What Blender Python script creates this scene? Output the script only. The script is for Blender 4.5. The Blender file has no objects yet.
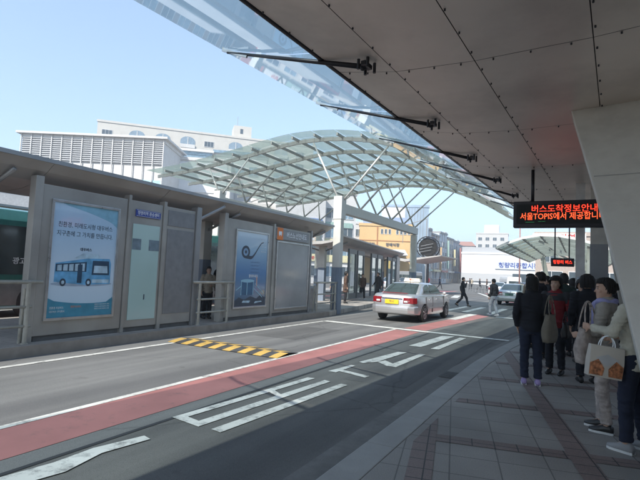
import bpy, bmesh, math, random
from math import sin, cos, pi, radians, sqrt, atan2, hypot
from mathutils import Vector, Matrix, noise
random.seed(7)
SC = bpy.context.scene
COL = SC.collection
TMP = bpy.data.scenes.new('scratch')
def evaluated(o):
    TMP.collection.objects.link(o) if o.name not in TMP.collection.objects else None
    with bpy.context.temp_override(scene=TMP, view_layer=TMP.view_layers[0]):
        dg = bpy.context.evaluated_depsgraph_get()
        return bpy.data.meshes.new_from_object(o.evaluated_get(dg))

# ---------------------------------------------------------------- materials
MATS = {}
def new_mat(name):
    m = bpy.data.materials.new(name); m.use_nodes = True
    nt = m.node_tree; b = nt.nodes['Principled BSDF']
    return m, nt, b
def setin(b, **k):
    for n, v in k.items():
        n = n.replace('_', ' ')
        if n in b.inputs: b.inputs[n].default_value = v
def mat(name, col, rough=.6, metal=0., var=.12, scale=6., bump=0., bscale=60., spec=.5, coat=0., dirt=None, dscale=.7):
    """procedural paint / metal / cloth: noise-varied base colour, optional bump, optional dirt colour"""
    if name in MATS: return MATS[name]
    m, nt, b = new_mat(name); N = nt.nodes; L = nt.links
    tc = N.new('ShaderNodeTexCoord')
    nz = N.new('ShaderNodeTexNoise'); nz.inputs['Scale'].default_value = scale; nz.inputs['Detail'].default_value = 6
    L.new(tc.outputs['Object'], nz.inputs['Vector'])
    rp = N.new('ShaderNodeValToRGB')
    rp.color_ramp.elements[0].position = .3; rp.color_ramp.elements[1].position = .7
    lo = [c*(1-var) for c in col]; hi = [min(1, c*(1+var)) for c in col]
    rp.color_ramp.elements[0].color = (*lo, 1); rp.color_ramp.elements[1].color = (*hi, 1)
    L.new(nz.outputs['Fac'], rp.inputs['Fac'])
    out = rp.outputs['Color']
    if dirt:
        n2 = N.new('ShaderNodeTexNoise'); n2.inputs['Scale'].default_value = dscale; n2.inputs['Detail'].default_value = 9
        n2.inputs['Roughness'].default_value = .65
        L.new(tc.outputs['Object'], n2.inputs['Vector'])
        r2 = N.new('ShaderNodeValToRGB'); r2.color_ramp.elements[0].position = .48; r2.color_ramp.elements[1].position = .72
        r2.color_ramp.elements[0].color = (0, 0, 0, 1); r2.color_ramp.elements[1].color = (.7, .7, .7, 1)
        L.new(n2.outputs['Fac'], r2.inputs['Fac'])
        mx = N.new('ShaderNodeMixRGB'); mx.inputs['Color2'].default_value = (*dirt, 1)
        L.new(r2.outputs['Color'], mx.inputs['Fac']); L.new(out, mx.inputs['Color1']); out = mx.outputs['Color']
    L.new(out, b.inputs['Base Color'])
    mr = N.new('ShaderNodeMapRange'); mr.inputs['To Min'].default_value = max(0, rough-.08); mr.inputs['To Max'].default_value = min(1, rough+.1)
    L.new(nz.outputs['Fac'], mr.inputs['Value']); L.new(mr.outputs['Result'], b.inputs['Roughness'])
    setin(b, Metallic=metal, Specular_IOR_Level=spec, Coat_Weight=coat, Coat_Roughness=.08)
    if bump:
        n3 = N.new('ShaderNodeTexNoise'); n3.inputs['Scale'].default_value = bscale; n3.inputs['Detail'].default_value = 4
        L.new(tc.outputs['Object'], n3.inputs['Vector'])
        bp = N.new('ShaderNodeBump'); bp.inputs['Strength'].default_value = bump; bp.inputs['Distance'].default_value = .01
        L.new(n3.outputs['Fac'], bp.inputs['Height']); L.new(bp.outputs['Normal'], b.inputs['Normal'])
    MATS[name] = m
    return m
def glow(name, col, strength):
    if name in MATS: return MATS[name]
    m, nt, b = new_mat(name)
    setin(b, Base_Color=(*[c*.3 for c in col], 1), Emission_Color=(*col, 1), Emission_Strength=strength, Roughness=.4)
    MATS[name] = m; return m
def glassy(name, tint, mixd=.0, dcol=(.6, .7, .66), gloss=.5, rough=.03, lo=.06, hi=.7):
    """thin sheet glass: tinted transparent + fresnel reflection (+ optional frosted translucency)"""
    if name in MATS: return MATS[name]
    m = bpy.data.materials.new(name); m.use_nodes = True; nt = m.node_tree; N = nt.nodes; L = nt.links
    N.clear(); out = N.new('ShaderNodeOutputMaterial')
    tr = N.new('ShaderNodeBsdfTransparent'); tr.inputs[0].default_value = (*tint, 1)
    cur = tr.outputs[0]
    if mixd > 0:
        tl = N.new('ShaderNodeBsdfTranslucent'); tl.inputs[0].default_value = (*dcol, 1)
        df = N.new('ShaderNodeBsdfDiffuse'); df.inputs[0].default_value = (*dcol, 1)
        m0 = N.new('ShaderNodeMixShader'); m0.inputs[0].default_value = .4
        L.new(tl.outputs[0], m0.inputs[1]); L.new(df.outputs[0], m0.inputs[2])
        tc = N.new('ShaderNodeTexCoord'); nz = N.new('ShaderNodeTexNoise'); nz.inputs['Scale'].default_value = .9; nz.inputs['Detail'].default_value = 6
        L.new(tc.outputs['Object'], nz.inputs['Vector'])
        mr = N.new('ShaderNodeMapRange'); mr.inputs['From Min'].default_value = .3; mr.inputs['From Max'].default_value = .7
        mr.inputs['To Min'].default_value = mixd*.8; mr.inputs['To Max'].default_value = min(1, mixd*1.2)
        L.new(nz.outputs['Fac'], mr.inputs['Value'])
        m1 = N.new('ShaderNodeMixShader'); L.new(mr.outputs['Result'], m1.inputs[0])
        L.new(cur, m1.inputs[1]); L.new(m0.outputs[0], m1.inputs[2]); cur = m1.outputs[0]
    gl = N.new('ShaderNodeBsdfGlossy'); gl.inputs['Roughness'].default_value = rough; gl.inputs[0].default_value = (.95, .97, .97, 1)
    lw = N.new('ShaderNodeLayerWeight'); lw.inputs['Blend'].default_value = .35
    mr2 = N.new('ShaderNodeMapRange'); mr2.inputs['To Min'].default_value = lo; mr2.inputs['To Max'].default_value = hi
    L.new(lw.outputs['Facing'], mr2.inputs['Value'])
    m2 = N.new('ShaderNodeMixShader'); L.new(mr2.outputs['Result'], m2.inputs[0]); L.new(cur, m2.inputs[1]); L.new(gl.outputs[0], m2.inputs[2])
    L.new(m2.outputs[0], out.inputs[0]); MATS[name] = m
    return m

def asphalt_mat(name, base, patch):
    m, nt, b = new_mat(name); N = nt.nodes; L = nt.links
    tc = N.new('ShaderNodeTexCoord')
    def noise_(scale, det=5, rough=.6):
        n = N.new('ShaderNodeTexNoise'); n.inputs['Scale'].default_value = scale; n.inputs['Detail'].default_value = det
        n.inputs['Roughness'].default_value = rough; L.new(tc.outputs['Object'], n.inputs['Vector']); return n
    def ramp(n, p0, p1, c0, c1):
        r = N.new('ShaderNodeValToRGB'); r.color_ramp.elements[0].position = p0; r.color_ramp.elements[1].position = p1
        r.color_ramp.elements[0].color = (*c0, 1); r.color_ramp.elements[1].color = (*c1, 1); L.new(n, r.inputs['Fac']); return r
    big = noise_(.35, 8); r1 = ramp(big.outputs['Fac'], .35, .68, base, patch)
    fine = noise_(190, 3); r2 = ramp(fine.outputs['Fac'], .35, .7, (.55, .55, .55), (1.35, 1.35, 1.35))
    mx = N.new('ShaderNodeMixRGB'); mx.blend_type = 'MULTIPLY'; mx.inputs['Fac'].default_value = .8
    L.new(r1.outputs['Color'], mx.inputs['Color1']); L.new(r2.outputs['Color'], mx.inputs['Color2'])
    # tyre-worn bands: long soft streaks along the driving direction
    mp = N.new('ShaderNodeMapping'); mp.inputs['Scale'].default_value = (1.6, .05, 1)
    L.new(tc.outputs['Object'], mp.inputs['Vector'])
    st = N.new('ShaderNodeTexNoise'); st.inputs['Scale'].default_value = 1.4; st.inputs['Detail'].default_value = 4
    L.new(mp.outputs['Vector'], st.inputs['Vector'])
    r3 = ramp(st.outputs['Fac'], .38, .65, (.68, .68, .69), (1.14, 1.14, 1.12))
    mx2 = N.new('ShaderNodeMixRGB'); mx2.blend_type = 'MULTIPLY'; mx2.inputs['Fac'].default_value = .8
    L.new(mx.outputs['Color'], mx2.inputs['Color1']); L.new(r3.outputs['Color'], mx2.inputs['Color2'])
    # cracks
    vo = N.new('ShaderNodeTexVoronoi'); vo.feature = 'DISTANCE_TO_EDGE'; vo.inputs['Scale'].default_value = .33
    wn = noise_(1.7, 6); vm = N.new('ShaderNodeMixRGB'); vm.inputs['Fac'].default_value = .22
    L.new(tc.outputs['Object'], vm.inputs['Color1']); L.new(wn.outputs['Color'], vm.inputs['Color2'])
    L.new(vm.outputs['Color'], vo.inputs['Vector'])
    r4 = ramp(vo.outputs['Distance'], .0, .006, (.55, .55, .55), (1, 1, 1))
    mx3 = N.new('ShaderNodeMixRGB'); mx3.blend_type = 'MULTIPLY'; mx3.inputs['Fac'].default_value = .6
    L.new(mx2.outputs['Color'], mx3.inputs['Color1']); L.new(r4.outputs['Color'], mx3.inputs['Color2'])
    # dark oil spots
    sp = noise_(2.3, 3); r5 = ramp(sp.outputs['Fac'], .66, .76, (1, 1, 1), (.62, .61, .6))
    mx4 = N.new('ShaderNodeMixRGB'); mx4.blend_type = 'MULTIPLY'; mx4.inputs['Fac'].default_value = .7
    L.new(mx3.outputs['Color'], mx4.inputs['Color1']); L.new(r5.outputs['Color'], mx4.inputs['Color2'])
    L.new(mx4.outputs['Color'], b.inputs['Base Color'])
    bp = N.new('ShaderNodeBump'); bp.inputs['Strength'].default_value = .5; bp.inputs['Distance'].default_value = .006
    L.new(fine.outputs['Fac'], bp.inputs['Height']); L.new(bp.outputs['Normal'], b.inputs['Normal'])
    setin(b, Roughness=.85, Specular_IOR_Level=.3)
    MATS[name] = m; return m
def worn_paint(name, col, under, wear=.60, scale=7.):
    """road paint with worn-through flecks"""
    m, nt, b = new_mat(name); N = nt.nodes; L = nt.links
    tc = N.new('ShaderNodeTexCoord')
    n = N.new('ShaderNodeTexNoise'); n.inputs['Scale'].default_value = scale; n.inputs['Detail'].default_value = 12; n.inputs['Roughness'].default_value = .75
    L.new(tc.outputs['Object'], n.inputs['Vector'])
    r = N.new('ShaderNodeValToRGB'); r.color_ramp.elements[0].position = wear-.07; r.color_ramp.elements[1].position = wear+.09
    r.color_ramp.elements[0].color = (*col, 1); r.color_ramp.elements[1].color = (*under, 1)
    L.new(n.outputs['Fac'], r.inputs['Fac'])
    n2 = N.new('ShaderNodeTexNoise'); n2.inputs['Scale'].default_value = 1.2; n2.inputs['Detail'].default_value = 8
    L.new(tc.outputs['Object'], n2.inputs['Vector'])
    r2 = N.new('ShaderNodeValToRGB'); r2.color_ramp.elements[0].position = .3; r2.color_ramp.elements[1].position = .7
    r2.color_ramp.elements[0].color = (.74, .74, .74, 1); r2.color_ramp.elements[1].color = (1, 1, 1, 1)
    L.new(n2.outputs['Fac'], r2.inputs['Fac'])
    mx = N.new('ShaderNodeMixRGB'); mx.blend_type = 'MULTIPLY'; mx.inputs['Fac'].default_value = 1
    L.new(r.outputs['Color'], mx.inputs['Color1']); L.new(r2.outputs['Color'], mx.inputs['Color2'])
    L.new(mx.outputs['Color'], b.inputs['Base Color']); setin(b, Roughness=.7)
    MATS[name] = m; return m
def tile_mat(name, c1, c2, joint, w, h, rot=0., off=.0, mortar=.006, bump=.25):
    m, nt, b = new_mat(name); N = nt.nodes; L = nt.links
    tc = N.new('ShaderNodeTexCoord'); mp = N.new('ShaderNodeMapping'); mp.inputs['Rotation'].default_value = (0, 0, rot)
    L.new(tc.outputs['Object'], mp.inputs['Vector'])
    br = N.new('ShaderNodeTexBrick'); br.offset = off; br.inputs['Scale'].default_value = 1
    br.inputs['Brick Width'].default_value = w; br.inputs['Row Height'].default_value = h
    br.inputs['Mortar Size'].default_value = mortar; br.inputs['Mortar Smooth'].default_value = .1
    br.inputs['Color1'].default_value = (*c1, 1); br.inputs['Color2'].default_value = (*c2, 1); br.inputs['Mortar'].default_value = (*joint, 1)
    L.new(mp.outputs['Vector'], br.inputs['Vector'])
    n = N.new('ShaderNodeTexNoise'); n.inputs['Scale'].default_value = 120; n.inputs['Detail'].default_value = 3; L.new(tc.outputs['Object'], n.inputs['Vector'])
    n2 = N.new('ShaderNodeTexNoise'); n2.inputs['Scale'].default_value = .9; n2.inputs['Detail'].default_value = 8; L.new(tc.outputs['Object'], n2.inputs['Vector'])
    cur = br.outputs['Color']
    for nn, lo, hi, f in ((n, .7, 1.3, .6), (n2, .72, 1.2, .8)):
        r = N.new('ShaderNodeValToRGB'); r.color_ramp.elements[0].position = .33; r.color_ramp.elements[1].position = .68
        r.color_ramp.elements[0].color = (lo, lo, lo, 1); r.color_ramp.elements[1].color = (hi, hi, hi, 1)
        L.new(nn.outputs['Fac'], r.inputs['Fac'])
        mx = N.new('ShaderNodeMixRGB'); mx.blend_type = 'MULTIPLY'; mx.inputs['Fac'].default_value = f
        L.new(cur, mx.inputs['Color1']); L.new(r.outputs['Color'], mx.inputs['Color2']); cur = mx.outputs['Color']
    L.new(cur, b.inputs['Base Color'])
    bp = N.new('ShaderNodeBump'); bp.invert = True; bp.inputs['Strength'].default_value = bump; bp.inputs['Distance'].default_value = .006
    L.new(br.outputs['Fac'], bp.inputs['Height']); L.new(bp.outputs['Normal'], b.inputs['Normal'])
    setin(b, Roughness=.62, Specular_IOR_Level=.4)
    MATS[name] = m; return m

# ---------------------------------------------------------------- mesh helpers
class MB:
    def __init__(s): s.v = []; s.f = []; s.m = []
    def add(s, vs, fs, mi=0):
        o = len(s.v); s.v += [tuple(v) for v in vs]; s.f += [tuple(i+o for i in f) for f in fs]; s.m += [mi]*len(fs); return s
    def box(s, x0, x1, y0, y1, z0, z1, mi=0):
        return s.add([(x0,y0,z0),(x1,y0,z0),(x1,y1,z0),(x0,y1,z0),(x0,y0,z1),(x1,y0,z1),(x1,y1,z1),(x0,y1,z1)],
              [(0,3,2,1),(4,5,6,7),(0,1,5,4),(1,2,6,5),(2,3,7,6),(3,0,4,7)], mi)
    def bar(s, p, q, w, h, mi=0, up=(0,0,1)):
        """rectangular bar from p to q, w sideways, h along up"""
        p = Vector(p); q = Vector(q); d = (q-p).normalized(); u = Vector(up)
        sd = d.cross(u); 
        if sd.length < 1e-4: sd = d.cross(Vector((0,1,0)))
        sd.normalize(); u = sd.cross(d).normalized()
        vs = []
        for c in (p, q):
            for a, b_ in ((-1,-1),(1,-1),(1,1),(-1,1)): vs.append(c + sd*(a*w/2) + u*(b_*h/2))
        return s.add(vs, [(3,2,1,0),(4,5,6,7),(0,1,5,4),(1,2,6,5),(2,3,7,6),(3,0,4,7)], mi)
    def tube(s, p, q, r0, r1=None, n=10, mi=0, caps=True):
        r1 = r0 if r1 is None else r1
        p = Vector(p); q = Vector(q); d = (q-p).normalized()
        a = d.orthogonal().normalized(); b_ = d.cross(a)
        vs = [c + (a*cos(2*pi*i/n) + b_*sin(2*pi*i/n))*r for c, r in ((p,r0),(q,r1)) for i in range(n)]
        fs = [(i, (i+1)%n, n+(i+1)%n, n+i) for i in range(n)]
        if caps: fs += [tuple(range(n-1,-1,-1)), tuple(range(n, 2*n))]
        return s.add(vs, fs, mi)
    def path(s, pts, r, n=8, mi=0):
        for i in range(len(pts)-1): s.tube(pts[i], pts[i+1], r, r, n, mi)
        return s
    def ball(s, c, r, n=10, mi=0, sc=(1,1,1)):
        c = Vector(c); vs = [c+Vector((0,0,-r*sc[2]))]; fs = []; k = max(4, n//2)
        for j in range(1, k):
            t = -pi/2 + pi*j/k
            for i in range(n):
                a = 2*pi*i/n; vs.append(c+Vector((r*sc[0]*cos(t)*cos(a), r*sc[1]*cos(t)*sin(a), r*sc[2]*sin(t))))
        vs.append(c+Vector((0,0,r*sc[2])))
        for i in range(n): fs.append((0, 1+(i+1)%n, 1+i))
        for j in range(k-2):
            for i in range(n):
                a = 1+j*n+i; b_ = 1+j*n+(i+1)%n; fs.append((a, b_, b_+n, a+n))
        t = len(vs)-1
        for i in range(n): fs.append((t-n+i, t-n+(i+1)%n, t))
        return s.add(vs, fs, mi)
    def loft(s, rings, mi=0, caps=True):
        n = len(rings[0]); vs = [p for r in rings for p in r]; fs = []
        for j in range(len(rings)-1):
            for i in range(n): fs.append((j*n+i, j*n+(i+1)%n, (j+1)*n+(i+1)%n, (j+1)*n+i))
        if caps: fs += [tuple(range(n-1,-1,-1)), tuple((len(rings)-1)*n+i for i in range(n))]
        return s.add(vs, fs, mi)
    def prism(s, poly, z0, z1, mi=0):
        """poly = ccw list of (x, y)"""
        n = len(poly); vs = [(x,y,z0) for x,y in poly]+[(x,y,z1) for x,y in poly]
        return s.add(vs, [tuple(range(n-1,-1,-1)), tuple(range(n,2*n))]+[(i,(i+1)%n,n+(i+1)%n,n+i) for i in range(n)], mi)
    def sheet(s, poly, z, mi=0):
        return s.add([(x,y,z) for x,y in poly], [tuple(range(len(poly)))], mi)
    def mesh(s, name, mats, smooth=False):
        me = bpy.data.meshes.new(name); me.from_pydata(s.v, [], s.f); me.validate(clean_customdata=False)
        for m in (mats if isinstance(mats, (list, tuple)) else [mats]): me.materials.append(m)
        if len(me.polygons) == len(s.m): me.polygons.foreach_set('material_index', s.m)
        me.polygons.foreach_set('use_smooth', [smooth]*len(me.polygons)); me.update(); return me
    def build(s, name, mats, parent=None, loc=(0,0,0), rz=0., smooth=False, bevel=0., fixn=False):
        me = s.mesh(name, mats, smooth)
        if bevel or fixn:
            bm = bmesh.new(); bm.from_mesh(me)
            bmesh.ops.recalc_face_normals(bm, faces=bm.faces)
            if bevel:
                es = [e for e in bm.edges if len(e.link_faces)==2 and e.calc_face_angle(0) > .6]
                bmesh.ops.bevel(bm, geom=es, offset=bevel, segments=2, affect='EDGES', profile=.6)
            bm.to_mesh(me); bm.free()
        o = bpy.data.objects.new(name, me); COL.objects.link(o)
        o.parent = parent; o.location = loc; o.rotation_euler = (0,0,rz); return o
def tag(o, label=None, cat=None, group=None, kind=None):
    if label: o['label'] = label
    if cat: o['category'] = cat
    if group: o['group'] = group
    if kind: o['kind'] = kind
    return o
def thing(name, label, cat, loc=(0,0,0), rz=0., group=None):
    o = bpy.data.objects.new(name, None); COL.objects.link(o); o.location = loc; o.rotation_euler = (0,0,rz)
    o.empty_display_size = .2; return tag(o, label, cat, group)
def copy_tree(o, parent=None):
    c = o.copy(); COL.objects.link(c); c.parent = parent
    for ch in list(o.children): copy_tree(ch, c)
    return c
def text_mesh(s, size, align='CENTER', extrude=.002, offset=0.):
    c = bpy.data.curves.new('lettering', 'FONT'); c.body = s; c.size = size; c.align_x = align; c.align_y = 'CENTER'
    c.extrude = extrude; c.offset = offset; c.resolution_u = 2
    o = bpy.data.objects.new('lettering', c); me = evaluated(o)
    bpy.data.objects.remove(o); bpy.data.curves.remove(c); return me
def text(s, size, m, parent, loc, face='+x', align='CENTER', extrude=.002, offset=0., sx=1., name='lettering'):
    """lettering standing upright, readable from the side named by face"""
    me = text_mesh(s, size, align, extrude, offset); me.materials.clear(); me.materials.append(m)
    o = bpy.data.objects.new(name, me); COL.objects.link(o); o.parent = parent; o.location = loc
    rz = {'+x': pi/2, '-y': 0, '-x': -pi/2, '+y': pi}[face] if isinstance(face, str) else face
    o.rotation_euler = (pi/2, 0, rz); o.scale = (sx, 1, 1); return o
def remeshed(mb, voxel, smooth=6, wrinkle=0., wscale=9., seed=0.):
    me = mb.mesh('tmp', []); o = bpy.data.objects.new('tmp', me)
    r = o.modifiers.new('r', 'REMESH'); r.mode = 'VOXEL'; r.voxel_size = voxel; r.adaptivity = 0
    if smooth:
        sm = o.modifiers.new('s', 'SMOOTH'); sm.factor = .5; sm.iterations = smooth
    out = evaluated(o)
    bpy.data.objects.remove(o); bpy.data.meshes.remove(me)
    if wrinkle:
        nr = [v.normal.copy() for v in out.vertices]
        for v, n in zip(out.vertices, nr):
            c = v.co
            k = noise.noise(Vector((c.x*wscale+seed, c.y*wscale, c.z*wscale*1.5+seed)))
            k2 = noise.noise(Vector((c.x*wscale*.6+seed, c.y*wscale*.6+3, c.z*wscale*3.2)))
            v.co = c + n*wrinkle*(k+.8*(abs(k2)*2-.5))
    out.polygons.foreach_set('use_smooth', [True]*len(out.polygons)); out.update()
    return out
def link_mesh(me, name, m, parent=None):
    me.materials.clear(); me.materials.append(m)
    me.polygons.foreach_set('material_index', [0]*len(me.polygons))
    o = bpy.data.objects.new(name, me); COL.objects.link(o); o.parent = parent; return o
# ---------------------------------------------------------------- camera, world, sun
F = 470.; H = 1.70
CX = Vector((0.874804,-0.005574,0.484444)); CY = Vector((0.482518,-0.079801,-0.872243)); CZ = Vector((0.043521,0.996795,-0.067121))
cam = bpy.data.cameras.new('camera'); co = bpy.data.objects.new('camera', cam); COL.objects.link(co)
R3 = Matrix((CX, CY, CZ)); co.matrix_world = Matrix.Translation((0,0,H)) @ R3.to_4x4()
cam.sensor_width = 36; cam.lens = 36*F/640; cam.clip_start = .05; cam.clip_end = 3000
SC.camera = co
SUN_EL = radians(41); SUN_DX = .035
w = bpy.data.worlds.new('World'); SC.world = w; w.use_nodes = True
nt = w.node_tree; bg = nt.nodes['Background']; sky = nt.nodes.new('ShaderNodeTexSky')
sky.sky_type = 'NISHITA'; sky.sun_disc = False; sky.sun_elevation = SUN_EL; sky.sun_rotation = radians(180)
sky.air_density = 1.0; sky.dust_density = .5; sky.ozone_density = 1.2
hs_ = nt.nodes.new('ShaderNodeHueSaturation'); hs_.inputs['Saturation'].default_value = 1.0
pre = nt.nodes.new('ShaderNodeVectorMath'); pre.operation = 'SCALE'; pre.inputs['Scale'].default_value = .12
gm = nt.nodes.new('ShaderNodeGamma'); gm.inputs['Gamma'].default_value = .55
post = nt.nodes.new('ShaderNodeVectorMath'); post.operation = 'SCALE'; post.inputs['Scale'].default_value = 7.6
tint = nt.nodes.new('ShaderNodeMixRGB'); tint.blend_type = 'MULTIPLY'; tint.inputs['Fac'].default_value = 1; tint.inputs['Color2'].default_value = (.84,.95,1.06,1)
nt.links.new(sky.outputs[0], pre.inputs[0]); nt.links.new(pre.outputs[0], gm.inputs['Color']); nt.links.new(gm.outputs[0], post.inputs[0])
nt.links.new(post.outputs[0], hs_.inputs['Color']); nt.links.new(hs_.outputs[0], tint.inputs['Color1']); nt.links.new(tint.outputs[0], bg.inputs[0]); bg.inputs[1].default_value = .12
sl = bpy.data.lights.new('sun', 'SUN'); sl.energy = 3.9; sl.angle = radians(.53); sl.color = (1, .955, .88)
so = bpy.data.objects.new('sun', sl); COL.objects.link(so)
so.rotation_euler = Vector((SUN_DX, cos(SUN_EL), -sin(SUN_EL))).to_track_quat('-Z', 'Y').to_euler()
SC.view_settings.view_transform = 'Standard'; SC.view_settings.look = 'None'; SC.view_settings.exposure = .84; SC.view_settings.gamma = 1
SC.view_settings.use_curve_mapping = False
SC.cycles.use_denoising = True
SC.cycles.max_bounces = 8; SC.cycles.transparent_max_bounces = 24; SC.cycles.sample_clamp_indirect = 6

# ---------------------------------------------------------------- shared materials
ASPH = asphalt_mat('asphalt', (.15,.148,.14), (.19,.187,.178))
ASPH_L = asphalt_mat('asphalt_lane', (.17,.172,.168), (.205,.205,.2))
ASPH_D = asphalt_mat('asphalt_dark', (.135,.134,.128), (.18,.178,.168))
RED = worn_paint('red_lane_paint', (.42,.18,.165), (.22,.13,.12), .62, 2.5)
WHITE = worn_paint('white_paint', (.70,.70,.65), (.22,.22,.21), .575, 5.)
YEL = worn_paint('yellow_paint', (.62,.40,.10), (.3,.22,.1), .62)
BLK = worn_paint('black_paint', (.06,.06,.06), (.13,.13,.125), .6)
CONC = mat('concrete', (.36,.34,.31), .85, dirt=(.2,.19,.17), bump=.4, scale=3)
KERB = tile_mat('kerb_granite', (.40,.41,.39), (.36,.37,.36), (.14,.14,.13), 9, 1.0, mortar=.012)
PAVE = tile_mat('pavement_tile', (.30,.285,.26), (.265,.252,.23), (.14,.135,.125), .40, .40, rot=radians(-13), off=0.)
BAND = tile_mat('pavement_band', (.20,.155,.14), (.22,.17,.155), (.05,.05,.05), .20, .20, rot=radians(-13))
ISL = tile_mat('platform_paving', (.42,.39,.35), (.36,.33,.30), (.18,.17,.15), .3, .3, off=.5)
GREY = mat('grey_panel_metal', (.37,.36,.33), .40, .3, .16, 1.3, dirt=(.29,.28,.26))
GREYL = mat('light_panel_metal', (.33,.335,.335), .35, .45, .06, 2, dirt=(.24,.24,.24))
ALU = mat('aluminium_frame', (.52,.53,.53), .3, .8)
RAIL = mat('railing_paint', (.42,.41,.36), .45, .4, dirt=(.26,.24,.2), dscale=5)
DARK = mat('dark_rubber', (.02,.02,.022), .6)
BLACKM = mat('black_metal', (.03,.03,.035), .4, .5)
ROOFA = mat('shelter_roof_metal', (.47,.445,.415), .42, .35, .08, 1.5, dirt=(.38,.355,.33))
SOF = mat('soffit_metal', (.68,.62,.56), .45, .3, .08, .8, dirt=(.43,.39,.355), dscale=.5)
BEIGE = mat('beige_column_paint', (.58,.565,.51), .6, 0, .08, 1.2, dirt=(.40,.38,.34), dscale=1.3, bump=.15)
STEELW = mat('vault_steel', (.34,.34,.32), .5, .2, .06)
STEELWW = mat('vault_white_steel', (.55,.55,.52), .5, .1, .06)
TILEB = tile_mat('blue_mosaic', (.16,.21,.28), (.21,.25,.31), (.27,.28,.29), .1, .1, mortar=.004)
GLS = glassy('strip_glass', (.78,.90,.92), mixd=.15, dcol=(.40,.54,.58), lo=.18, hi=.75)
GVA = glassy('vault_glass', (.64,.74,.71), mixd=.62, dcol=(.31,.385,.345), lo=.05, hi=.3, rough=.15)
WIN = mat('window_glass', (.05,.07,.085), .08, .0, .3, 1.2, spec=.9)
WINB = mat('window_glass_blue', (.16,.24,.30), .12, .0, .3, 2, spec=.9)
WHT = mat('white_wall', (.56,.555,.54), .7, dirt=(.46,.45,.43))
CREAM = mat('cream_wall', (.52,.50,.455), .7, dirt=(.44,.41,.37))

# ---------------------------------------------------------------- ground, roads, platforms
K = dict(kind='structure')
tag(MB().sheet([(-900,-300),(900,-300),(900,1500),(-900,1500)], 0).build('ground', ASPH), **K)
tag(MB().sheet([(-8.4,-14),(-3.95,-14),(-3.95,60),(-8.4,60)], .004).build('road_bus_lane', ASPH_L), **K)
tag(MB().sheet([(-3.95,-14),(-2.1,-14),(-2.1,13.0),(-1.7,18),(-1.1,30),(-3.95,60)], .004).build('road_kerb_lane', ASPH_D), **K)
gut = MB(); kl = [(-1.72,-14),(-1.72,9.2),(-1.62,11.5),(-1.36,14.5),(-.95,20),(-.3,30),(.9,48)]
off = lambda pts, d: [(x+d, y) for x, y in pts]
gut.sheet(off(kl,-.38)+kl[::-1], .0072)
tag(gut.build('road_gutter', mat('gutter_concrete', (.20,.195,.18), .8, dirt=(.09,.09,.085), bump=.5, scale=14)), **K)
mk = MB()
mk.sheet([(-5.10,-14),(-5.0,-14),(-5.0,14.3),(-5.10,14.3)], .0118)
mk.sheet([(-8.02,-14),(-7.9,-14),(-7.66,14.4),(-7.78,14.4)], .0112)
mk.sheet([(-7.7,14.32),(-1.72,14.02),(-1.72,14.3),(-7.7,14.66)], .0148)
marks = [[(-3.97,3.94),(-3.85,3.99),(-3.67,6.64),(-3.79,6.62)],[(-3.97,3.935),(-3.52,3.87),(-3.53,3.99),(-3.85,4.05)],[(-3.65,3.98),(-3.52,3.9),(-3.37,6.6),(-3.49,6.63)],
 [(-3.36,3.89),(-3.22,3.87),(-3.06,6.56),(-3.18,6.59)],[(-3.76,5.50),(-3.5,5.35),(-3.5,5.46),(-3.75,5.62)],
 [(-3.76,7.26),(-3.61,7.25),(-3.59,8.01),(-3.68,8.01)],[(-3.69,7.4),(-3.06,7.21),(-3.04,7.36),(-3.65,7.53)],
 [(-3.69,8.39),(-3.58,8.33),(-3.42,8.63),(-3.32,10.14),(-3.5,10.05)],[(-3.13,8.4),(-2.95,8.39),(-2.91,10.14),(-3.04,10.16)],[(-3.41,8.64),(-3.12,8.38),(-3.02,8.59),(-3.35,8.89)],
 [(-3.61,11.13),(-3.31,11.15),(-3.13,13.85),(-3.45,13.75)],[(-3.05,11.04),(-2.87,11.1),(-2.79,13.72),(-2.96,13.72)],
 [(-3.60,2.45),(-3.70,2.85),(-3.63,3.33),(-3.75,3.36),(-3.86,2.88),(-3.84,2.5),(-3.95,1.8),(-3.72,1.8)]]
for i, p in enumerate(marks): mk.sheet(p, .0120+.0002*i)
for x in (-6.1,-5.2,-4.0): mk.sheet([(x,24.2),(x+.32,24.1),(x+.38,29.2),(x+.05,29.3)], .0112)
mk.sheet([(-4.7,19.3),(-4.35,19.3),(-4.2,23.2),(-4.55,23.2)], .0124)
mk.sheet([(-5.25,40.4),(-5.9,40.4),(-10.6,57.6),(-10.3,57.6)], .0112)
mk.sheet([(-3.3,22.3),(-2.3,22.1),(-2.3,22.6),(-3.3,22.8)], .0145)
for x in (-16.4,-22.5): mk.sheet([(x,-20),(x+.12,-20),(x+.12,60),(x,60)], .0112)
for k in range(7): mk.sheet([(-9.5-1.6*k,40+2*k),(-8.9-1.6*k,40+2*k),(-9.9-1.6*k,46+2*k),(-10.5-1.6*k,46+2*k)], .0112)
tag(mk.build('road_markings', WHITE), **K)
rd = MB()
rd.sheet([(-5.0,-14),(-4.24,-14),(-4.24,14.06),(-5.0,14.1)], .0080)
rd.sheet([(-4.95,14.7),(-4.2,14.6),(-3.6,22.5),(-4.3,23.4)], .0080)
rd.sheet([(-4.9,38),(-3.9,38),(-8.6,58),(-9.8,58)], .0080)
rd.sheet([(-16.2,-20),(-13.2,-20),(-13.2,60),(-16.2,60)], .0080)
tag(rd.build('road_red_lane', RED), **K)
tag(MB().sheet([(-4.0,-14),(-3.94,-14),(-3.92,14),(-3.97,14)], .0088).build('road_tar_seam', mat('tar', (.035,.035,.035), .6)), **K)
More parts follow.
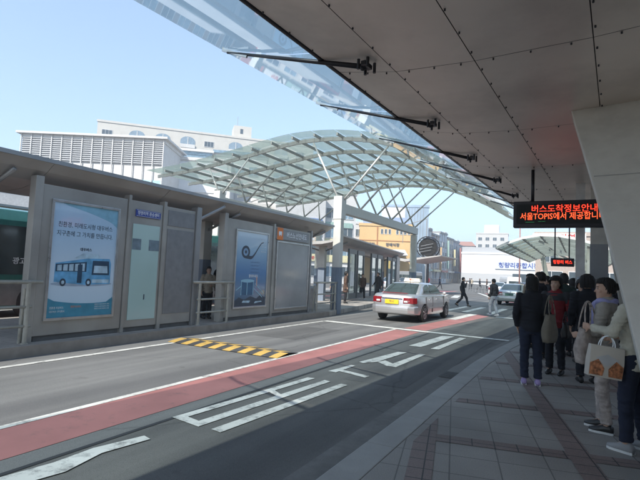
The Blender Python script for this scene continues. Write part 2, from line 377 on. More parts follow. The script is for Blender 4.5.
# thin old patches and repaired rectangles in the asphalt
pt = MB()
for (x0,y0,x1,y1) in ((-7.3,9.9,-6.1,12.6),(-3.3,6.9,-2.3,9.4)): pt.sheet([(x0,y0),(x1,y0+.05),(x1-.04,y1),(x0+.03,y1-.04)], .0062)
tag(pt.build('road_patch', asphalt_mat('asphalt_patch', (.12,.12,.118), (.15,.15,.145))), **K)
# right pavement with kerb
pv = MB(); e = off(kl, .28)
pv.prism([(x,y) for x,y in e][::1][:0] or ([(26,-14),(26,48)]+e[::-1]), 0, .15)
tag(pv.build('pavement', PAVE, fixn=True), **K)
kb = MB()
for i in range(len(kl)-1):
    n = max(1, int(round((kl[i+1][1]-kl[i][1])/1.0)))
    for k in range(n):
        a = Vector(kl[i]).lerp(Vector(kl[i+1]), k/n); b = Vector(kl[i]).lerp(Vector(kl[i+1]), (k+1)/n); g = .006
        kb.prism([(a.x,a.y+g),(a.x+.275,a.y+g),(b.x+.275,b.y),(b.x,b.y)], 0, .153)
tag(kb.build('pavement_kerb', mat('kerb_stone', (.36,.36,.34), .75, dirt=(.25,.245,.23), bump=.3, scale=2), fixn=True, bevel=.012), **K)
bd = MB(); th = radians(3.33)
def RL(u, v): return (u*cos(th)+v*sin(th), -u*sin(th)+v*cos(th))
aa = radians(13); ca, sa = cos(aa), sin(aa)
def RB(u, v): return (u*ca-v*sa, u*sa+v*ca)
for k in range(-4, 24):
    v = 4.71+1.56*k; xk = -1.36+max(0,(v-10))*.075
    u0, u1 = (xk+v*sa)/ca, (xk+(v+.2)*sa)/ca
    bd.sheet([RB(u0,v),RB(u0+16,v),RB(u0+16,v+.2),RB(u1,v+.2)], .154)
for k in range(-3, 12):
    u = -.33+1.35*k; e0 = min(40, (u*ca+1.36)/sa); e1 = min(40, ((u+.2)*ca+1.36)/sa)
    if e0 > -9: bd.sheet([RB(u,-10),RB(u+.2,-10),RB(u+.2,e1),RB(u,e0)], .1545+.0003*k)
tag(bd.build('pavement_band', BAND), **K)
# island platforms
isl = MB(); isl.prism([(-8.42,-14),(-8.42,16.2),(-8.75,18.3),(-10.9,34),(-11.2,40),(-15.2,40),(-12.9,20),(-12.6,-14)], 0, .19)
tag(isl.build('platform', ISL, fixn=True, bevel=.015), **K)
MB().prism([(-8.395,-14),(-8.395,16.1),(-8.62,16.1),(-8.62,-14)], 0, .194).build('platform_kerb', mat('dark_kerb', (.27,.245,.215), .85, dirt=(.19,.17,.15), dscale=3, bump=.3, scale=4), fixn=True)['kind'] = 'structure'
isl = MB(); isl.prism([(-17,-20),(-17,60),(-21,60),(-21,-20)], 0, .19)
tag(isl.build('far_platform', ISL, fixn=True), **K)
hump = thing('speed_bump', 'low speed bump painted in black and yellow checks across the bus lane', 'speed bump', (-6.5,8.0,0))
for mi, (nm, mm) in enumerate((('yellow_check', YEL), ('black_check', BLK))):
    h = MB(); nx, ny = 15, 4
    prof = [0.017,.045,.062,.045,.017]
    for i in range(nx):
        for j in range(ny):
            if ((i + (j//2)*1) % 2) == mi:
                x0 = -1.45+i*2.9/nx; x1 = x0+2.9/nx; y0 = -.4+j*.8/ny; y1 = y0+.8/ny; s = .08*(i/nx-.5)
                h.add([(x0,y0,prof[j]),(x1,y0,prof[j]),(x1,y1,prof[j+1]),(x0,y1,prof[j+1])], [(0,1,2,3)])
    h.build(nm, mm, hump)
for k, (gy, gl) in enumerate(((2.6,'near'),(8.4,'middle'),(16.0,'farthest'))):
    dg_ = thing('drain_grate', 'iron drain grate in the gutter, %s of the three' % gl, 'drain grate', (-1.93 if gy < 10 else -1.48,gy,.0105), 0, 'drain grates along the kerb')
    MB().box(-.17,.17,-.28,.28,0,.004).build('frame', mat('cast_iron', (.07,.065,.06), .6, .6, bump=.8, bscale=30), dg_)
    for q in range(7): MB().box(-.145,.145,-.24+.07*q,-.21+.07*q,.0045,.006).build('slot', DARK, dg_)
mh = thing('manhole_cover', 'round iron manhole cover in the kerb lane', 'manhole cover', (-2.75,1.9,0.016))
MB().tube((0,0,0),(0,0,.006),.3,n=28).build('lid', mat('cast_iron', (.07,.065,.06), .6, .6, bump=.8, bscale=30), mh)

# ---------------------------------------------------------------- big station canopy on the right
def zc(u):
    pts = [(-3.1,4.34),(-2.3,4.19),(-1.35,4.13),(-.2,4.13),(1.2,4.2),(3,4.45),(6,5.0)]
    for (a,za),(b,zb) in zip(pts, pts[1:]):
        if u <= b: return za+(zb-za)*(u-a)/(b-a)
    return pts[-1][1]
def station_canopy(label, group, v0, v1, dz=0., seam0=5.2, strut0=0., sc=1., leg_vs=(), u_shift=0.):
    t = thing('station_canopy', label, 'canopy', (0,0,dz), -th, group)
    us = [-3.1,-2.3,-1.35,-.2,1.2,3,6]
    k0 = math.floor((v0-seam0)/2.8); v = seam0+2.8*k0; vs = [v0]
    while v < v1:
        if v > v0+.3: vs.append(v)
        v += 2.8
    vs.append(v1)
    for i in range(len(us)-1):
        for j in range(len(vs)-1):
            m = MB(); a, b = us[i]+.005+u_shift, us[i+1]-.005+u_shift; c, d = vs[j]+.005, vs[j+1]-.005
            nn = 5
            for q in range(nn):      # each panel is pillowed very slightly, as sheet metal is
                for r in range(nn):
                    pts = []
                    for (s_, t_) in ((q,r),(q+1,r),(q+1,r+1),(q,r+1)):
                        fu, fv = s_/nn, t_/nn; uu = a+(b-a)*fu; vv = c+(d-c)*fv
                        pts.append((uu, vv, zc(uu-u_shift)-.012*sin(pi*fu)*sin(pi*fv)))
                    m.add(pts, [(3,2,1,0)])
            n = 6          # bolt heads along the panel edges
            for q in range(n):
                vv = c+(d-c)*(q+.5)/n; m.tube((a+.02,vv,zc(a-u_shift)-.02),(a+.02,vv,zc(a-u_shift)+.01),.010,n=6,mi=1)
            for q in range(3):
                uu = a+(b-a)*(q+.5)/3; m.tube((uu,c+.02,zc(uu-u_shift)-.02),(uu,c+.02,zc(uu-u_shift)+.01),.010,n=6,mi=1)
            m.build('soffit_panel', [SOF, BLACKM], t, smooth=True)
    rf = MB(); prof = [(u+u_shift, zc(u)+.05) for u in us]+[(u+u_shift, zc(u)+.32) for u in us[::-1]]
    rf.loft([[(p[0],vv,p[1]) for p in prof] for vv in (v0,v1)])
    rf.build('light_block_backing', BLACKM, t, fixn=True)  # unseen dark backing, added above the soffit panels to block the light
    eb = MB(); eb.tube((-3.13+u_shift,v0,4.37),(-3.13+u_shift,v1,4.37),.045,n=10)
    eb.build('edge_beam', BLACKM, t, smooth=True)
    v = strut0
    while v < v0+.4: v += 2.4
    st = []
    while v < v1+.2: st.append(v); v += 2.4
    outer = lambda v: -4.95+.035*(v-3)+u_shift if v < 25 else -4.3+u_shift
    bnd = [v0]+[x for x in st]+[v1]
    for a, b in zip(bnd, bnd[1:]):
        if b-a < .2: continue
        g = MB(); a2, b2 = a+.012, b-.012
        rows = []
        for k in range(5):
            f = k/4
            rows.append([( (-3.16+u_shift)*(1-f)+outer(vv)*f, vv, 4.45+.42*f**1.3) for vv in (a2,b2)])
        for r0, r1 in zip(rows, rows[1:]): g.add([r0[0],r1[0],r1[1],r0[1]], [(0,1,2,3)])
        g.build('glass_pane', GLS, t, smooth=True)
    for v in st:
        s = MB(); tip = Vector((outer(v)+.12, v, 4.80)); br = Vector((-2.5+u_shift, v, 4.13))
        s.tube(br, tip, .033, .018, 10)
        so_ = s.build('strut', BLACKM, t, smooth=True)
        b = MB(); b.ball(br+Vector((-.05,0,.0)), .038, 10); b.bar(br+Vector((0,-.09,.02)), br+Vector((0,.09,.02)), .06, .05)
        for q in (-.09, .09):
            b.tube(br+Vector((.06,q,.07)), br+Vector((.06,q,-.05)), .019, n=8); b.tube(br+Vector((-.06,q,.07)), br+Vector((-.06,q,-.05)), .019, n=8)
        b.build('bracket', BLACKM, so_)
        c = MB(); c.tube(tip, tip+Vector((-.1,0,.1)), .012, n=6); c.bar((outer(v)+.5,v,4.66),(outer(v)+.02,v,4.86),.03,.04)
        c.build('glass_clamp', ALU, so_)
    return t
CG = None
st1 = station_canopy('broad metal canopy overhead with bolted soffit panels and a glass edge on dark struts', CG, -7, 19.4)
fc = thing('glass_canopy', 'small arched canopy with white ribs and glass strips beyond the red display', 'canopy', (-1.5,34,.15)); OF = Vector((-1.5,34,.15))
FP = [(-3.7,3.28),(-3.2,3.52),(-2.5,3.78),(-1.7,3.93),(-.9,3.90),(-.1,3.74),(.8,3.45),(1.8,3.05)]
fys = [25+1.8*k for k in range(11)]
for a, b in zip(fys, fys[1:]):
    g = MB()
    for (x0,z0),(x1,z1) in zip(FP, FP[1:]): g.add([Vector((x0,a+.03,z0+.06))-OF,Vector((x1,a+.03,z1+.06))-OF,Vector((x1,b-.03,z1+.06))-OF,Vector((x0,b-.03,z0+.06))-OF],[(0,1,2,3)])
    g.build('glass_pane', GVA, fc, smooth=True)
for y in fys:
    g = MB()
    for (x0,z0),(x1,z1) in zip(FP, FP[1:]): g.bar(Vector((x0,y,z0))-OF, Vector((x1,y,z1))-OF, .09, .12)
    g.build('rib', STEELWW, fc)
for x0, z0 in FP[::1]: MB().bar(Vector((x0,25,z0-.01))-OF, Vector((x0,43,z0-.01))-OF, .08, .09).build('purlin', STEELW, fc)
for y in (27,33,39):
    MB().box(.3-OF.x,.55-OF.x,y-.12-OF.y,y+.12-OF.y,-.0,3.4).build('column', BEIGE, fc)
    MB().bar(Vector((.4,y,2.6))-OF, Vector((-1.9,y,3.8))-OF, .1, .12).build('arm', STEELWW, fc)
# V-shaped column carrying the near canopy
vc = thing('slanted_column', 'large leaning beige column with a broad flat face at the pavement edge', 'column', (.6,7.3,.15))
o3 = Vector((.6,7.3,.15))
def slab(top, bot, w0, w1, d, nm, m):
    s = MB(); rings = []
    for k in range(9):
        f = k/8; p = Vector(top).lerp(Vector(bot), f)-o3; w_ = w0+(w1-w0)*f
        p.x += .035*sin(pi*f)
        rings.append([p, p+Vector((w_,-.12*w_,0)), p+Vector((w_,d,0)), p+Vector((.02,d,0))])
    s.loft(rings); return s.build(nm, m, vc, fixn=True, bevel=.015)
slab((-.13,7.42,4.16),(.56,3.75,.15),1.5,.8,.55,'front_leg',BEIGE)
slab((-.02,7.35,4.16),(.86,11.2,.15),.22,.2,.45,'rear_leg',BEIGE)
for f_ in (.30,):
    p_ = Vector((-.13,7.42,4.16)).lerp(Vector((.56,3.75,.15)), f_)-o3; w_ = 1.5+(.8-1.5)*f_; p_.x += .035*sin(pi*f_)
    MB().bar(p_+Vector((.03,-.008,0)), p_+Vector((w_-.03,-.12*w_-.006,0)), .006, .01).build('panel_joint', mat('joint_dark', (.3,.3,.28), .8), vc)
sq = thing('square_column', 'white square column with printed notices on the pavement', 'column', (-.0,13.0,.15))
MB().box(-.1,.1,-.1,.1,0,4.0).build('shaft', WHT, sq)
MB().box(-.07,.07,-.106,-.101,1.0,1.7).build('notice', mat('notice_paper', (.55,.6,.66), .6, 0, .5, 60), sq)
bc = thing('tiled_column', 'thick square column faced in blue mosaic tile on the pavement', 'column', (.42,14.0,.15))
MB().box(-.2,.2,-.2,.2,0,2.55).build('tiled_shaft', TILEB, bc)
MB().box(-.19,.19,-.19,.19,2.552,4.0).build('shaft', BEIGE, bc)
# second, distant leaning column under the far canopy
v2 = thing('leaning_column', 'slim leaning beige column at the far end of the small arched canopy', 'column', (-2.2,40,.15))
s = MB(); s.loft([[Vector((x0+a,b,z)) for a,b in ((-.16,-.2),(.16,-.2),(.16,.2),(-.16,.2))] for x0,z in ((.45,0),(.2,1.0),(-.1,2.2),(-.35,3.5))])
s.build('shaft', BEIGE, v2, fixn=True)

# LED displays
LED = glow('led_red', (1.,.045,.02), 1.3); LEDO = glow('led_orange', (1.,.10,.03), 1.2); LEDG = glow('led_green', (.03,.35,.12), .35)
LEDOFF = tile_mat('led_screen', (.012,.016,.016), (.014,.02,.018), (.004,.004,.004), .012, .012, mortar=.002)
ld = thing('led_display', 'black hanging display with two lines of red Korean lettering near the leaning column', 'display board', (-.18,11.2,2.86))
sc_ = 1.4
MB().box(-.80*1.4,.95*1.4,-.12,.12,0,.57).build('housing', BLACKM, ld, bevel=.015)
MB().box(-1.05,1.26,-.128,-.124,.07,.50).build('screen', LEDOFF, ld)
text('버스도착정보안내', .175, LED, ld, (-.76,-.132,.385), '-y', 'LEFT', .001, .0012, .98)
text('서울TOPIS에서 제공합니다', .172, LEDO, ld, (-.98,-.132,.225), '-y', 'LEFT', .001, .001, .84)
text('-------   ㅡㅡ', .08, LEDG, ld, (-.87,-.132,.115), '-y', 'LEFT', .001, 0)
for x in (-.74,.84): MB().tube((x,0,.57),(x,0,1.29),.035,n=10).build('hanger', BLACKM, ld, smooth=True)
ld2 = thing('led_display', 'small black display with red lettering hanging farther down the walkway', 'display board', (-.5,16.6,2.19))
MB().box(-.31,.34,-.06,.06,0,.26).build('housing', BLACKM, ld2, bevel=.01)
text('청량리 버스', .13, LED, ld2, (-.25,-.066,.13), '-y', 'LEFT', .001, .002, .85)
for x in (-.2,.2): MB().tube((x,0,.26),(x,0,1.97),.02,n=8).build('hanger', BLACKM, ld2)
# shop front behind the queue
kq = thing('ticket_booth', 'dark glazed booth behind the queue with a lit red vertical sign', 'booth', (2.1,19.5,.15))
MB().box(-.9,1.5,-1.5,1.5,0,2.5).build('wall', GREY, kq, bevel=.02)
MB().box(-.7,1.3,-1.52,-1.50,.9,2.2).build('window', WIN, kq); MB().box(-.92,-.90,-1.3,1.3,.9,2.2).build('window', WIN, kq)
MB().box(-1.02,-.93,-1.5,-1.42,.9,2.2).build('sign_strip', glow('sign_red', (.8,.05,.04), .35), kq)
gl_ = thing('station_building', 'long station wall behind the pavement with dark glass doors', 'building', (9,10,0))
MB().box(0,6,-24,30,0,4.6).build('wall', mat('station_wall', (.34,.33,.31), .7, dirt=(.26,.25,.23)), gl_)
for k in range(13): MB().box(-.03,-.001,-22+4*k,-19+4*k,.3,3.2).build('window', WIN, gl_)

# ---------------------------------------------------------------- bus shelters
ROOFP = [(x, z-.14) for x, z in [(.22,3.44),(.0,3.28),(-.3,3.12),(-.8,3.02),(-1.3,2.99),(-1.9,3.02),(-2.6,3.14),(-3.3,3.3),(-4.0,3.5)]]
def roof(parent, y0, y1):
    top = [(x, z+(.05 if i in (0,8) else .10+.05*(i in (3,4,5)))) for i,(x,z) in enumerate(ROOFP)]
    n = max(2, int((y1-y0)/2.6)); o = None
    for k in range(n):
        a = y0+(y1-y0)*k/n; b = y0+(y1-y0)*(k+1)/n-.012
        m = MB(); m.loft([[(p[0],yy,p[1]) for p in ROOFP+top[::-1]] for yy in (a,b)])
        m.build('roof_panel', ROOFA, parent, fixn=True)
    MB().box(.21,.25,y0,y1,3.28,3.355).build('fascia', GREYL, parent)
def column(parent, y, x=-1.3, arms=True):
    c = MB().box(x-.17,x+.17,y-.17,y+.17,1.72,3.02).build('column', BEIGE, parent, bevel=.02)
    MB().box(x-.175,x+.175,y-.175,y+.175,0,1.72).build('tile_cladding', TILEB, c)
    if arms:
        a = MB(); a.tube((x+.1,y,2.6),(.05,y,3.08),.04,n=8); a.tube((x-.1,y,2.6),(-3.2,y,3.08),.04,n=8); a.build('brace', GREYL, c, smooth=True)
def shelter_arm(parent, y):
    a = MB(); a.tube((-.02,y,2.72),(.17,y+.75,3.16),.045,n=12); a.ball((.17,y+.75,3.16),.05,10); a.build('roof_arm', GREYL, parent)
def wall_frame(parent, y0, y1, z0=.1, z1=2.92, m=None, d=.12):
    return MB().box(-d,0,y0,y1,z0,z1).build('wall_panel', m or GREY, parent, bevel=.012)
def poster_frame(panel, y0, y1, z0, z1):
    f = MB(); w_ = .05; x0, x1 = .002, .04
    f.box(x0,x1,y0-w_,y1+w_,z1,z1+w_); f.box(x0,x1,y0-w_,y1+w_,z0-w_,z0); f.box(x0,x1,y0-w_,y0,z0,z1); f.box(x0,x1,y1,y1+w_,z0,z1)
    return f.build('poster_frame', ALU, panel, bevel=.006)
def flat(poly, x, m, parent, name='print'):   # poly in (y, z), printed on a panel facing +x
    return MB().add([(x,y,z) for y,z in poly], [tuple(range(len(poly)))]).build(name, m, parent)
def ell(cy, cz, ry, rz, n=28, a0=0, a1=2*pi): return [(cy+ry*cos(a0+(a1-a0)*i/n), cz+rz*sin(a0+(a1-a0)*i/n)) for i in range(n)]
def print_mat(name, stops, axis=2, z0=.4, z1=2.8):
    """printed colour gradient of a poster sheet (its own artwork)"""
    m, nt, b = new_mat(name); N = nt.nodes; L = nt.links
    tc = N.new('ShaderNodeTexCoord'); sp = N.new('ShaderNodeSeparateXYZ'); L.new(tc.outputs['Object'], sp.inputs[0])
    mr = N.new('ShaderNodeMapRange'); mr.inputs['From Min'].default_value = z0; mr.inputs['From Max'].default_value = z1
    L.new(sp.outputs[axis], mr.inputs['Value']); r = N.new('ShaderNodeValToRGB')
    el = r.color_ramp.elements
    while len(el) < len(stops): el.new(.5)
    for e_, (p, c) in zip(el, stops): e_.position = p; e_.color = (*c, 1)
    L.new(mr.outputs['Result'], r.inputs['Fac']); L.new(r.outputs['Color'], b.inputs['Base Color'])
    setin(b, Roughness=.12, Specular_IOR_Level=.6, Coat_Weight=.6, Coat_Roughness=.03)
    MATS[name] = m; return m
INK = mat('ink_dark', (.04,.06,.09), .4); INKW = mat('ink_white', (.75,.78,.8), .4); TEAL = mat('ink_teal', (.05,.25,.36), .35)
BUSB = mat('ink_bus_blue', (.13,.37,.60), .35, var=.25); BUSD = mat('ink_bus_dark', (.03,.07,.12), .3); BUSL = mat('ink_bus_light', (.42,.58,.68), .3, var=.3)
ORG = mat('sign_orange', (.75,.20,.03), .45); BLUES = mat('sign_blue', (.03,.06,.28), .45)
POST1 = print_mat('poster_sky', [(0,(.50,.66,.78)),(.35,(.62,.74,.84)),(.7,(.42,.60,.76)),(1,(.38,.56,.74))])
POST2 = print_mat('poster_deep_blue', [(0,(.10,.14,.20)),(.18,(.14,.24,.36)),(.42,(.14,.28,.50)),(.7,(.34,.52,.66)),(1,(.56,.68,.76))])
PGLASS = mat('pale_green_glass', (.42,.58,.55), .12, .0, .06, 1.0, spec=.7)

A = thing('bus_shelter', 'long bus shelter with a bus poster and a blue poster along the near platform', 'bus shelter', (-8.72,0,.19), 0, 'bus shelters')
roof(A, -9, 16.4)
for y in (-6.2,.2,4.5,10.75,16.0): column(A, y, -1.28)
for y in (-3.2,9.14): shelter_arm(A, y)
# first bay: poster of a bus
p1 = wall_frame(A, 5.06, 6.93)
MB().box(-.16,.03,4.90,5.05,0,3.05).build('post', GREY, A, bevel=.01)
poster_frame(p1, 5.28, 6.68, .42, 2.62)
flat([(5.28,.42),(6.68,.42),(6.68,2.62),(5.28,2.62)], .012, POST1, p1, 'poster')
flat([(5.28,.42),(6.68,.42),(6.68,.78)]+[(6.68-1.4*i/10,.70+.055*(1-((i-5)/5)**2)*-1+.06*(i/10)) for i in range(1,10)]+[(5.28,.80)], .0135, TEAL, p1)
flat([(6.68,2.62),(6.68,2.25)]+[(6.68-1.25*i/10,2.25+.35*(i/10)**.6) for i in range(1,10)]+[(5.43,2.62)], .0133, mat('ink_pale_teal', (.22,.45,.58), .35), p1)
sh = flat(ell(5.98,1.06,.66,.05), .0137, mat('ink_shadow_blue', (.33,.42,.52), .35), p1)
bus = flat([(5.38,1.10),(6.02,1.04),(6.60,1.06),(6.60,1.48),(6.56,1.58),(6.05,1.57),(5.39,1.46)], .0142, BUSB, p1)
flat([(5.40,1.30),(6.04,1.30),(6.04,1.50),(5.40,1.44)], .0150, BUSD, p1)
for k in range(5): flat([(5.43+.12*k,1.315),(5.52+.12*k,1.315),(5.52+.12*k,1.43+.01*k),(5.43+.12*k,1.42+.01*k)], .0156, BUSL, p1)
flat([(6.16,1.24),(6.57,1.24),(6.55,1.53),(6.17,1.53)], .0150, BUSD, p1); flat([(6.20,1.28),(6.53,1.28),(6.51,1.43),(6.21,1.43)], .0156, BUSL, p1)
flat([(5.85,1.08),(5.95,1.075),(5.95,1.45),(5.85,1.44)], .0158, BUSD, p1)
flat([(5.75,1.56),(6.35,1.58),(6.3,1.66),(5.95,1.67)], .0146, BUSL, p1); flat([(6.18,1.08),(6.57,1.08),(6.57,1.15),(6.18,1.15)], .0152, BUSL, p1)
for cy in (5.56,6.10): flat(ell(cy,1.09,.062,.075), .0162, INK, p1); flat(ell(cy,1.09,.03,.037), .0167, BUSL, p1)
text('친환경, 미래도시형 대우버스', .115, INK, p1, (.0145,5.98,2.20), sx=.88, extrude=.0005); text('지구촌에 그 가치를 만듭니다.', .115, INK, p1, (.0145,5.98,2.03), sx=.88, extrude=.0005)
text('대우버스', .07, INK, p1, (.0145,6.0,1.74), extrude=.0005, offset=.002)
text('친환경 저상버스', .052, INKW, p1, (.0150,5.34,.60), align='LEFT', extrude=.0005, sx=.8); text('대우버스 주식회사', .05, INKW, p1, (.0150,5.34,.53), align='LEFT', extrude=.0005, sx=.8)
text('천연가스버스', .052, ORG, p1, (.0150,5.76,.61), align='LEFT', extrude=.0005, sx=.8)
for k in range(3): text('친환경 도시형 저상버스 안내', .032, INKW, p1, (.0150,6.62,.64-.045*k), align='RIGHT', extrude=.0005, sx=.9)
# second bay: pale green glass with a blue sign
p2 = wall_frame(A, 7.02, 7.93)
MB().box(-.15,.03,6.94,7.01,0,3.02).build('post', GREY, A, bevel=.01)
MB().box(.001,.014,7.10,7.86,.26,2.40).build('glass_pane', PGLASS, p2)
for (a,b) in ((7.10,7.34),(7.56,7.86)): MB().box(.0145,.017,a,b,1.82,2.07).build('sticker', mat('sticker_grey', (.16,.22,.26), .3, var=.3), p2)
MB().box(.0145,.017,7.50,7.53,.70,.82).build('smudge', INK, p2)
sb = MB().box(.001,.03,7.14,7.84,2.57,2.73).build('name_plate', BLUES, p2, bevel=.004)
text('청량리역 환승센터', .095, INKW, sb, (.032,7.49,2.65), extrude=.0005, sx=.86, offset=.001)
for z in (2.585,2.715): MB().box(.031,.0325,7.155,7.825,z-.003,z+.003).build('trim_line', INKW, sb)
# third bay: plain grey
p3 = wall_frame(A, 8.04, 9.02)
MB().box(-.15,.03,7.94,8.03,0,3.02).build('post', GREY, A, bevel=.01)
MB().box(.001,.012,8.10,8.98,.34,2.38).build('cover_sheet', mat('grey_sheet', (.235,.24,.245), .45, .3, dirt=(.19,.19,.19)), p3, bevel=.004)
MB().box(.001,.012,8.10,8.98,2.46,2.84).build('header_sheet', mat('grey_sheet', (.2,.2,.2)), p3, bevel=.004)
MB().box(-.17,.05,9.03,9.20,0,3.04).build('post', GREYL, A, bevel=.015)
# fourth bay: blue poster with a curling horn and a drum
MB().box(-.17,.05,10.12,10.27,0,3.04).build('post', GREY, A, bevel=.015)
p4 = wall_frame(A, 10.28, 12.55)
poster_frame(p4, 10.72, 12.26, .38, 2.60)
flat([(10.72,.38),(12.26,.38),(12.26,2.60),(10.72,2.60)], .012, POST2, p4, 'poster')
hk = [(11.15,1.86)]+[(11.42+.62*i/12, 1.84+.5*((i/12)**2)*(3-2*i/12)) for i in range(13)]
for a, b, r in zip(hk, hk[1:], range(13)):
    w_ = .05-.0028*r
    flat([(a[0],a[1]-w_),(b[0],b[1]-w_),(b[0],b[1]+w_),(a[0],a[1]+w_)], .0135+.00002*r, INK, p4)
flat(ell(11.17,2.0,.2,.19), .0142, INK, p4); flat(ell(11.17,2.0,.12,.115), .0148, mat('ink_mid_blue', (.22,.36,.52), .35), p4); flat(ell(11.17,2.0,.05,.05), .0152, INK, p4)
for k in range(6): text('친환경 도시 교통', .042, INKW, p4, (.0142,12.18,2.42-.075*k), align='RIGHT', extrude=.0005, sx=.9)
for k in range(4): text('도시와 사람을 잇는 길', .05, mat('ink_grey_blue', (.12,.22,.36), .35), p4, (.0142,11.65,1.70-.1*k), extrude=.0005)
text('함께하세요', .1, INKW, p4, (.0145,11.6,1.28), extrude=.0005, offset=.002)
flat([(11.02,.72),(11.62,.72),(11.66,1.14),(11.0,1.14)], .0142, mat('ink_drum', (.04,.13,.24), .35), p4); flat(ell(11.33,1.14,.33,.05), .0148, mat('ink_cyan', (.30,.55,.68), .3), p4)
for yy in (11.02,11.3,11.6): flat([(yy,.72),(yy+.03,.72),(yy+.03,1.12),(yy,1.12)], .0152, mat('ink_cyan', (.3,.5,.6)), p4)
flat([(10.74,.40),(12.24,.40),(12.24,.62),(12.0,.72),(11.8,.6),(11.5,.68),(11.2,.58),(10.95,.66),(10.74,.55)], .0136, INK, p4)
for k, (a, b) in enumerate((((11.7,1.05),(12.15,.75)),((10.8,.85),(11.05,.98)),((11.65,.9),(12.1,.62)))):
    flat([(a[0],a[1]),(b[0],b[1]),(b[0],b[1]+.03),(a[0],a[1]+.03)], .0155+.0002*k, mat('ink_cyan', (.3,.5,.6)), p4)
flat([(11.76,.98),(11.80,.98),(11.80,1.26),(11.74,1.26)], .0165, mat('ink_skin', (.6,.36,.30), .4), p4)
flat([(11.1,.50),(11.45,.48),(11.5,.55),(11.15,.56)], .0142, BUSL, p4); flat([(11.7,.46),(12.1,.5),(12.05,.53),(11.75,.52)], .0142, BUSL, p4)
# fifth bay: notice board with orange header
MB().box(-.15,.04,12.56,12.65,0,3.0).build('post', GREY, A, bevel=.01)
p5 = wall_frame(A, 12.66, 14.98, m=GREY)
poster_frame(p5, 12.82, 14.84, .26, 2.42)
flat([(12.82,.26),(14.84,.26),(14.84,2.42),(12.82,2.42)], .012, mat('board_cover', (.36,.37,.37), .18, .2, .1, 1.2, spec=.6, dirt=(.3,.31,.31)), p5, 'board_sheet')
hd = MB().box(.001,.05,12.68,14.8,2.52,2.86).build('header_sign', mat('header_grey', (.26,.27,.27), .4), p5, bevel=.008)
MB().box(.051,.056,12.72,13.06,2.50,2.90).build('route_emblem', ORG, hd, bevel=.002)
em = MB(); em.box(.057,.06,12.80,12.98,2.66,2.78); em.box(.057,.06,12.82,12.85,2.62,2.66); em.box(.057,.06,12.93,12.96,2.62,2.66); em.build('bus_symbol', INKW, hd)
text('버스노선안내도', .22, INKW, hd, (.053,13.95,2.69), extrude=.001, sx=.95, offset=.003)
MB().box(-.16,.03,14.99,15.08,0,3.0).build('post', GREYL, A, bevel=.012)
for p, (a, b) in zip((p1,p2,p3,p4,p5), ((5.1,6.9),(7.03,7.92),(8.05,9.0),(10.3,12.5),(12.7,14.95))):
    MB().box(-.09,-.03,a,b,0.0,.11).build('base_rail', mat('base_grey', (.12,.12,.115), .7), p)

def shelter2(label, loc, rz, n=3, frame=None):
    t = thing('bus_shelter', label, 'bus shelter', loc, rz, 'bus shelters'); roof(t, -1.2, n*5+1.5)
    for y in (.4, n*5-.2): column(t, y, -1.3)
    fm = frame or mat('dark_frame', (.09,.11,.12), .4, .3)
    for k in range(n):
        y = 1.0+5*k
        for j, (a, b) in enumerate(((0,1.5),(1.7,3.2))):
            f_ = MB(); f_.box(-.1,0,y+a,y+a+.16,.12,2.8); f_.box(-.1,0,y+b-.16,y+b,.12,2.8); f_.box(-.1,0,y+a+.16,y+b-.16,2.55,2.8); f_.box(-.1,0,y+a+.16,y+b-.16,.12,.42)
            w_ = f_.build('wall_frame', fm, t)
            MB().box(-.055,-.04,y+a+.16,y+b-.16,.42,2.55).build('glass_pane', glassy('shelter_glass', (.78,.88,.86), mixd=.18, dcol=(.5,.58,.58), lo=.12, hi=.6), w_)
            if j == 0: MB().box(-.035,-.02,y+a+.35,y+b-.45,.8,1.6).build('notice', mat('poster_pale', (.55,.62,.66), .15, 0, .25, 2.2, spec=.7), w_)
    MB().box(-.2,.02,n*5-.6,n*5+.7,0,2.95).build('wall_panel', GREYL, t, bevel=.02)
    return t
shelter2('bus shelter with dark framed glass panels beyond the taxi', (-10.55,21.6,.19), radians(9), 3)
shelter2('bus shelter on the second platform behind the green bus', (-17.6,-2,.19), 0, 4)
# end of another shelter roof and the dark lattice disc above the platform end
def railing(label, y0, y1, x=-8.6, z=.19, posts=None, hooked=True):
    t = thing('railing', label, 'railing', (x,(y0+y1)/2,z), 0, 'tubular railings at the platform edge'); c = (y0+y1)/2
    for y in (posts or (y0+.08, y1-.08)):
        p = MB(); p.tube((0,y-c,0),(0,y-c,1.08),.038,n=12); p.tube((-.16,y-c,0),(-.1,y-c,.98),.032,n=10); p.tube((0,y-c,0),(0,y-c,.02),.07,n=12)
        p.build('post', RAIL, t, smooth=False)
    for z_, r in ((1.1,.036),(.66,.026),(.32,.026)):
        e_ = .16 if z_ > 1 else .0
        MB().tube((0,y0-c-e_,z_),(0,y1-c+e_,z_),r,n=12).build('rail', RAIL, t, smooth=True)
railing('grey tube railing cut by the left picture edge before the bus poster', 0.6, 4.95, posts=(.7,2.8,4.87))
railing('grey tube railing across the gap between the two poster bays', 9.12, 10.4)
railing('grey tube railing past the white notice board', 15.35, 17.0)
t_ = [(-12.5,-4,16)]
for i, (y0, y1) in enumerate(((-1,5.2),(8.5,13))): 
    railing(('pale railing at the back edge of the platform seen left of the bus poster','pale railing at the back edge of the platform behind the shelter gap')[i], y0, y1, x=-12.4, posts=(y0+.1,(y0+y1)/2,y1-.1))
bn = thing('litter_bin', 'round steel litter bin behind the railing past the notice board', 'litter bin', (-9.35,16.2,.19))
MB().tube((0,0,0),(0,0,.85),.24,n=20).build('body', ALU, bn, smooth=False); MB().tube((0,0,.85),(0,0,.93),.26,.2,n=20).build('lid', GREYL, bn)

